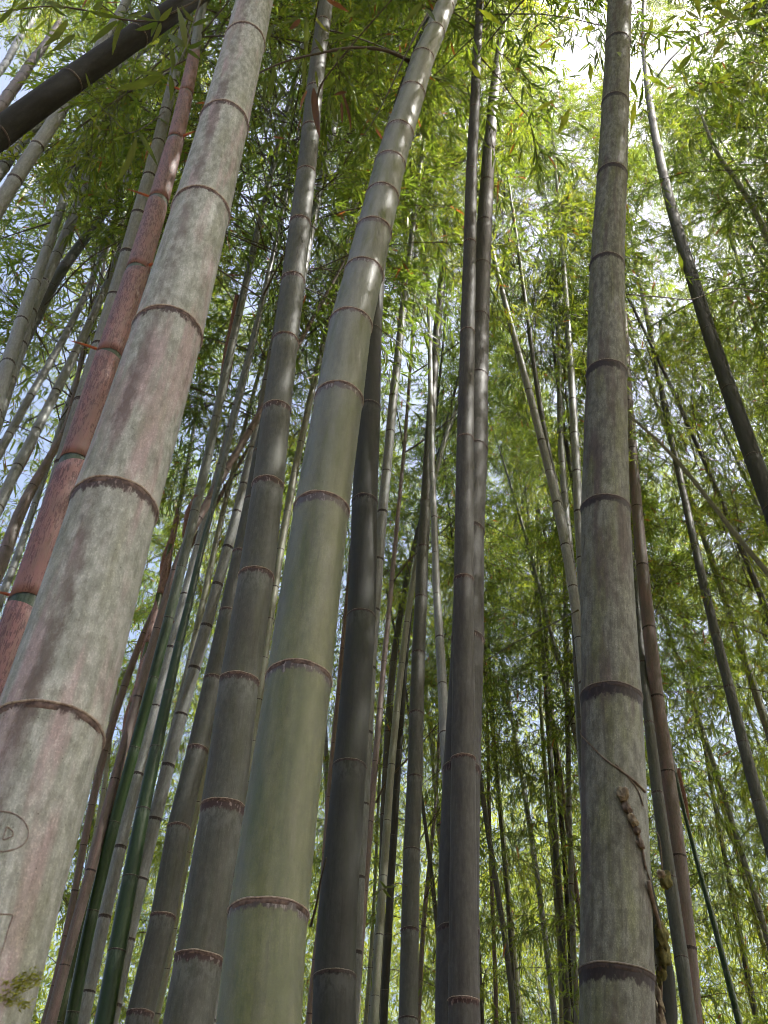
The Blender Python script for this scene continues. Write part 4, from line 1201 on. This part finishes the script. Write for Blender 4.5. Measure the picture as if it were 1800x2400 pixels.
# top left: sprays hanging in front of the black slanting culm
dA = 2.75
b1, g = branch('AC', [(520, -60), (470, 0), (400, 30), (372, 50), (330, 52), (280, 46), (205, 24), (120, 12), (-20, 30)], (3.2, dA), 5, 2.5)
LV = [(160,46,100,108,24,.45),(160,49,133,100,12,.3),(176,81,117,122,21,.5),(209,24,190,57,13,.4),(209,26,287,43,16,.35),(274,49,209,108,22,.4),
      (285,50,263,127,18,.5),(366,49,274,24,10,.35),(369,52,312,76,18,.3),(369,49,336,0,20,.45),(371,49,361,12,20,.1),(374,49,404,16,20,.55),
      (369,54,350,90,14,.1),(377,54,358,97,16,.6),(217,22,244,0,20,.5),(68,5,35,27,14,.4),(150,20,100,0,17,.4),(95,112,88,152,10,.25),(120,12,160,40,11,.3),
      (30,20,-10,60,16,.45),(300,40,340,22,12,.35)]
for i, (x0, y0, x1, y1, w, lv) in enumerate(LV):
    near_leaf(b1, g['loc'], x0, y0, x1, y1, w, dA - 0.05 + 0.02 * (i % 5), seed=i + 1, lv=lv)
b2, g = branch('AC', [(470, 0), (452, 60), (437, 112), (418, 150), (384, 173), (360, 200)], (3.2, 2.8), 4.5, 2)
LV = [(437,111,404,5,24,.75),(434,111,391,68,27,.4),(382,176,263,217,31,.35),(382,171,301,163,11,.4),(400,108,401,176,17,.45),(399,176,401,236,18,.3),
      (390,81,369,114,18,.1),(440,112,480,96,16,.2),(436,116,470,140,14,.2),(452,60,500,40,14,.35),(455,50,420,10,14,.3)]
for i, (x0, y0, x1, y1, w, lv) in enumerate(LV):
    near_leaf(b2, g['loc'], x0, y0, x1, y1, w, 2.74 + 0.02 * (i % 4), seed=i + 40, lv=lv)
b3, g = branch('AB', [(385, 262), (352, 290), (321, 308), (300, 316), (225, 238), (200, 168)], (dep_of('AB', 264) - .1, 3.1), 3.2, 1.4)
for i, (x0, y0, x1, y1, w, lv) in enumerate([(320,323,268,431,22,.55),(323,306,369,390,16,.08),(201,171,225,238,8,.4),(300,316,262,330,9,.2),(222,236,196,262,9,.3)]):
    near_leaf(b3, g['loc'], x0, y0, x1, y1, w, 3.1, seed=i + 60, lv=lv)
# long dark arching branch from the bent pale green culm, and the crossing ones
dC = dep_of('C', 141)
bC, g = branch('C', [(962, 145), (918, 121), (872, 112), (817, 111), (757, 123), (672, 142), (614, 166), (560, 200)], (dC, dC * 0.9), 9, 3)
for i, (x0, y0, x1, y1, w, lv) in enumerate([(882,118,882,188,13,.35),(846,70,759,97,16,.3),(913,154,926,178,8,.95),(714,140,713,212,17,.4),(643,150,626,232,16,.4),(800,112,778,150,12,.25),
      (757,123,735,88,12,.3),(860,112,835,140,10,.3),(690,138,660,170,11,.2)]):
    near_leaf(bC, g['loc'], x0, y0, x1, y1, w, dC * 0.93, seed=i + 80, lv=lv)
bC2, g = branch('C', [(1004, 30), (975, 80), (947, 135), (913, 212), (875, 285), (850, 320)], (dC * 1.02, dC * 0.9), 5, 2)
for i, (x0, y0, x1, y1, w, lv) in enumerate([(855,258,899,318,12,.85),(860,253,911,282,15,.4),(990,5,947,55,22,.45),(997,20,1020,50,14,.4),(890,250,870,215,12,.3),(905,230,930,215,10,.3),(985,297,1006,332,16,.45)]):
    near_leaf(bC2, g['loc'], x0, y0, x1, y1, w, dC * 0.93, seed=i + 100, lv=lv)
dB = dep_of('B', 200) * 0.93
bB, g = branch('B', [(738, 300), (745, 207), (769, 174), (829, 101), (872, 51), (918, 0), (960, -50)], (dep_of('B', 300), dB), 4.5, 3)
for i, (x0, y0, x1, y1, w, lv) in enumerate([(740,166,742,205,9,.5),(718,40,714,142,18,.4),(670,207,641,253,13,.1),(605,193,646,200,12,.5),(622,185,615,237,12,.05),(740,41,764,72,10,1.0),
      (790,287,778,231,13,.5),(793,285,807,239,9,.45),(773,224,769,272,13,.15),(785,180,797,225,12,.4),(806,170,792,140,14,.35),(735,340,744,385,13,.35),(700,40,660,55,13,.25),(690,90,705,50,12,.3),
      (640,60,615,100,16,.35),(660,110,640,150,12,.4),(815,40,850,20,14,.35),(640,330,610,350,12,.4),(780,60,800,30,12,.4)]):
    near_leaf(bB, g['loc'], x0, y0, x1, y1, w, dB * (0.96 + 0.015 * (i % 4)), seed=i + 120, lv=lv)
for i, (x0, y0, x1, y1, w, lv) in enumerate([(735,207,754,332,26,.25),(766,0,819,29,16,.7),(704,46,677,70,18,.15),(800,215,828,302,11,.2),(812,216,780,224,11,.3),(800,240,802,290,10,.5),
      (720,212,704,262,10,.9),(640,320,668,324,8,.7),(880,300,896,330,9,.5)]):
    near_leaf(bB, g['loc'], x0, y0, x1, y1, w, dB * 0.95, 'brown_leaf', seed=i + 150, lv=lv)
# upper right: sprays over the blackish slanting culm
dR = dep_of('R', 300) * 0.85
bR, g = branch('R', [(1520, 210), (1560, 150), (1620, 90), (1700, 60), (1820, 20)], (dep_of('R', 210), dR), 3.5, 2)
for i, (x0, y0, x1, y1, w, lv) in enumerate([(1513,101,1531,31,15,.9),(1681,163,1692,213,14,.45),(1703,152,1746,174,12,.5),(1623,87,1630,145,12,.4),(1627,87,1663,127,10,.4),(1690,90,1670,126,12,.45),
      (1641,347,1652,376,9,.1),(1652,381,1681,400,8,.1),(1700,60,1660,40,13,.2),(1720,58,1742,100,14,.2),(1745,50,1790,74,14,.15),(1600,110,1566,96,11,.25),(1575,140,1600,170,10,.2),(1765,45,1740,15,13,.2)]):
    near_leaf(bR, g['loc'], x0, y0, x1, y1, w, dR, seed=i + 180, lv=lv)
bS, g = branch('S', [(1518, 770), (1570, 738), (1623, 708), (1685, 676), (1740, 652), (1820, 620)], (dep_of('S', 770), dep_of('S', 770) * .9), 4, 2)
for i, (x0, y0, x1, y1, w, lv) in enumerate([(1555,745,1580,772,9,.1),(1548,748,1544,775,8,.15),(1640,700,1668,715,8,.4),(1700,668,1730,690,9,.35)]):
    near_leaf(bS, g['loc'], x0, y0, x1, y1, w, dep_of('S', 770) * .93, seed=i + 210, lv=lv)
branch('S', [(1484, 578), (1560, 548), (1677, 506), (1760, 468), (1830, 436)], (dep_of('S', 580), dep_of('S', 580) * .95), 3.5, 2)
branch('E', [(1468, 690), (1540, 695), (1620, 705), (1700, 672), (1830, 690)], (3.4, 4.6), 3, 2)
branch('M', [(960, 880), (1000, 855), (1060, 815), (1110, 775)], (dep_of('M', 880), dep_of('M', 880) * .95), 3.5, 1.5)
branch('M', [(946, 1062), (990, 1035), (1060, 980), (1090, 950)], (dep_of('M', 1060), dep_of('M', 1060) * .95), 4, 1.5)
branch('M', [(923, 1362), (960, 1310), (1010, 1270), (1070, 1215)], (dep_of('M', 1360), dep_of('M', 1360) * .95), 4, 1.5)
branch('M', [(946, 1055), (935, 985), (915, 900), (895, 820)], (dep_of('M', 1055), dep_of('M', 1055) * 1.03), 3, 1.5)
branch('P', [(882, 1880), (905, 1830), (940, 1795), (990, 1740), (1040, 1680)], (dep_of('P', 1880) * .97, dep_of('P', 1880) * .9), 5, 2)
branch('E', [(1355, 1430), (1290, 1465), (1200, 1510), (1120, 1560)], (3.2, 5.0), 3, 2)
branch('D', [(728, 2170), (742, 2120), (752, 2060), (765, 2010)], (2.35, 2.2), 6, 3)
branch('AD', [(134, 517), (60, 540), (0, 560), (-40, 575)], (dep_of('AD', 517), dep_of('AD', 517) * .95), 3.5, 2)
branch('AJ', [(98, 722), (130, 690), (172, 640), (215, 600), (290, 560)], (dep_of('AJ', 720), dep_of('AJ', 720) * .95), 4, 2)
bx, g = branch('J', [(960, 2080), (935, 2068), (905, 2082), (880, 2090)], (dep_of('J', 2080), dep_of('J', 2080) * .93), 3, 2)
for i, (x0, y0, x1, y1, w, lv) in enumerate([(893,2084,872,2100,9,.35),(897,2082,920,2110,10,.4),(900,2080,932,2074,8,.4),(905,2082,888,2062,8,.3)]):
    near_leaf(bx, g['loc'], x0, y0, x1, y1, w, dep_of('J', 2080) * .95, seed=i + 230, lv=lv)

# ------------------------------------------------------------------ dry vine on the stained culm
vroot = bpy.data.objects.new('climbing_vine', None)
col.objects.link(vroot)
gE = GROVE['E']
vl = gE['loc'].copy()
vroot.location = vl
tag(vroot, 'dry knotted vine running diagonally across the stained pale bamboo and down its right side', 'vine')
pp = resample([(1352, 1712), (1402, 1764), (1416, 1779), (1457, 1809), (1487, 1834), (1507, 1856)], 24)
add_tube('stem', np.array([on_culm('E', x, y, 1.02)[0] for x, y in pp]), np.linspace(0.0009, 0.0021, 24), 8, 'vine', vroot, vl)
pp = resample([(1440, 1790), (1470, 1822), (1492, 1852), (1504, 1890)], 16)
add_tube('stem', np.array([on_culm('E', x, y, 1.015)[0] for x, y in pp]), np.full(16, 0.0011), 8, 'vine', vroot, vl)
pp = resample([(1460, 1856), (1469, 1888), (1481, 1920), (1490, 1941), (1499, 1973), (1508, 2029), (1520, 2065)], 40)
rr = np.array([0.0012 + 0.0012 * abs(math.sin(i * 0.62)) + 0.0007 * math.sin(i * 2.3) for i in range(40)]); rr[-6:] *= 0.6
add_tube('stem', np.array([on_culm('E', min(x, 1600), y, 1.03)[0] for x, y in pp]), rr, 12, 'vine', vroot, vl)
def lump(name, x, y, w, h, depth, mat, seed, tilt=0.0):
    r = np.random.default_rng(seed)
    a, b = w / 2 * depth / FPX, h / 2 * depth / FPX
    c = at(x, y, depth)
    V, F = [], []
    nu, nv = 26, 18
    ph = r.uniform(0, 6, 6)
    for i in range(nv + 1):
        p = math.pi * i / nv
        for j in range(nu):
            q = 2 * math.pi * j / nu
            n = np.array([math.sin(p) * math.cos(q), math.sin(p) * math.sin(q), math.cos(p)])
            k = 1 + 0.55 * mnoise.noise(Vector(n * 1.6 + ph[:3])) + 0.30 * mnoise.noise(Vector(n * 4.0 + ph[3:]))
            V.append(n * k * np.array([a, a, b]))
    for i in range(nv):
        for j in range(nu):
            q = (j + 1) % nu
            F.append((i * nu + j, (i + 1) * nu + j, (i + 1) * nu + q, i * nu + q))
    o = link(name, mesh_np(name, V, F, [M[mat]]), vroot)
    o.matrix_local = Matrix.Translation(Vector(c - vl)) @ Matrix.Rotation(tilt, 4, 'Y')
    return o
dE = float(np.interp(-2200, -gE['yy'], gE['tt'])) 
for i, (x, y, w, h) in enumerate([(1460, 1862, 20, 24), (1470, 1893, 15, 20), (1481, 1921, 16, 22), (1491, 1944, 13, 18), (1500, 1976, 14, 20)]):
    p, R, dn = on_culm('E', x, y, 1.09)
    dd = float((p - EYE) @ FW)
    lump('knot', x, y, w * 1.2, h * 1.5, dd, 'vine_pale' if i in (0, 2) else 'vine', 700 + i, -0.3)
lump('knot', 1550, 2190, 26, 60, dE * 1.01, 'moss', 710, -0.1)
lump('knot', 1554, 2235, 30, 66, dE * 1.01, 'moss', 711, 0.1)
lump('knot', 1549, 2280, 22, 46, dE * 1.01, 'moss', 712, 0.2)
lump('knot', 1543, 2330, 14, 70, dE, 'vine_pale', 713, -0.15)
lump('knot', 1548, 2385, 20, 70, dE * 1.01, 'vine_pale', 714, -0.15)
lump('knot', 1560, 2062, 24, 40, dE * 1.03, 'moss', 715, 0.1)
lump('knot', 1549, 2048, 18, 20, dE * 1.02, 'vine_pale', 716, 0.4)
add_tube('stem', at(np.array([1553., 1551, 1549, 1545, 1540]), np.array([2050., 2020, 1990, 1965, 1950]), np.full(5, dE * 1.03)), np.array([.0012, .0011, .0010, .0009, .0008]), 6, 'vine_pale', vroot, vl)
pp = resample([(1520, 2065), (1528, 2110), (1540, 2150), (1549, 2180), (1548, 2300), (1545, 2420)], 20)
add_tube('stem', at(pp[:, 0], pp[:, 1], np.full(20, dE * 1.01)), np.full(20, 0.0035), 8, 'vine', vroot, vl)

# moss on the lowest visible joint of the thickest culm
def moss_patch():
    r = np.random.default_rng(77)
    g = GROVE['A']
    V, F = [], []
    for cx, cyy, sp, n in ((28, 2305, 14, 150), (62, 2288, 12, 110), (5, 2335, 12, 110), (45, 2350, 9, 50)):
        for _ in range(n):
            x, y = cx + r.normal(0, sp), cyy + r.normal(0, sp * 0.8)
            p, R, dn = on_culm('A', x, y, 1.0)
            tip = p + dn * r.uniform(0.0015, 0.0045) + r.normal(0, 0.0018, 3)
            sd = unit(np.cross(dn, r.normal(0, 1, 3))) * r.uniform(0.0006, 0.0012)
            k = len(V)
            V += [p - sd - dn * 0.001, p + sd - dn * 0.001, tip]
            F.append((k, k + 1, k + 2))
    o = link('moss', mesh_np('moss', np.array(V) - g['loc'], F, [M['moss_green']], None, False), g['root'])
    o['kind'] = 'stuff'
M['moss_green'] = simple_material('green_moss', (0.20, 0.23, 0.03), (0.28, 0.29, 0.05), 200, 0.9)
moss_patch()
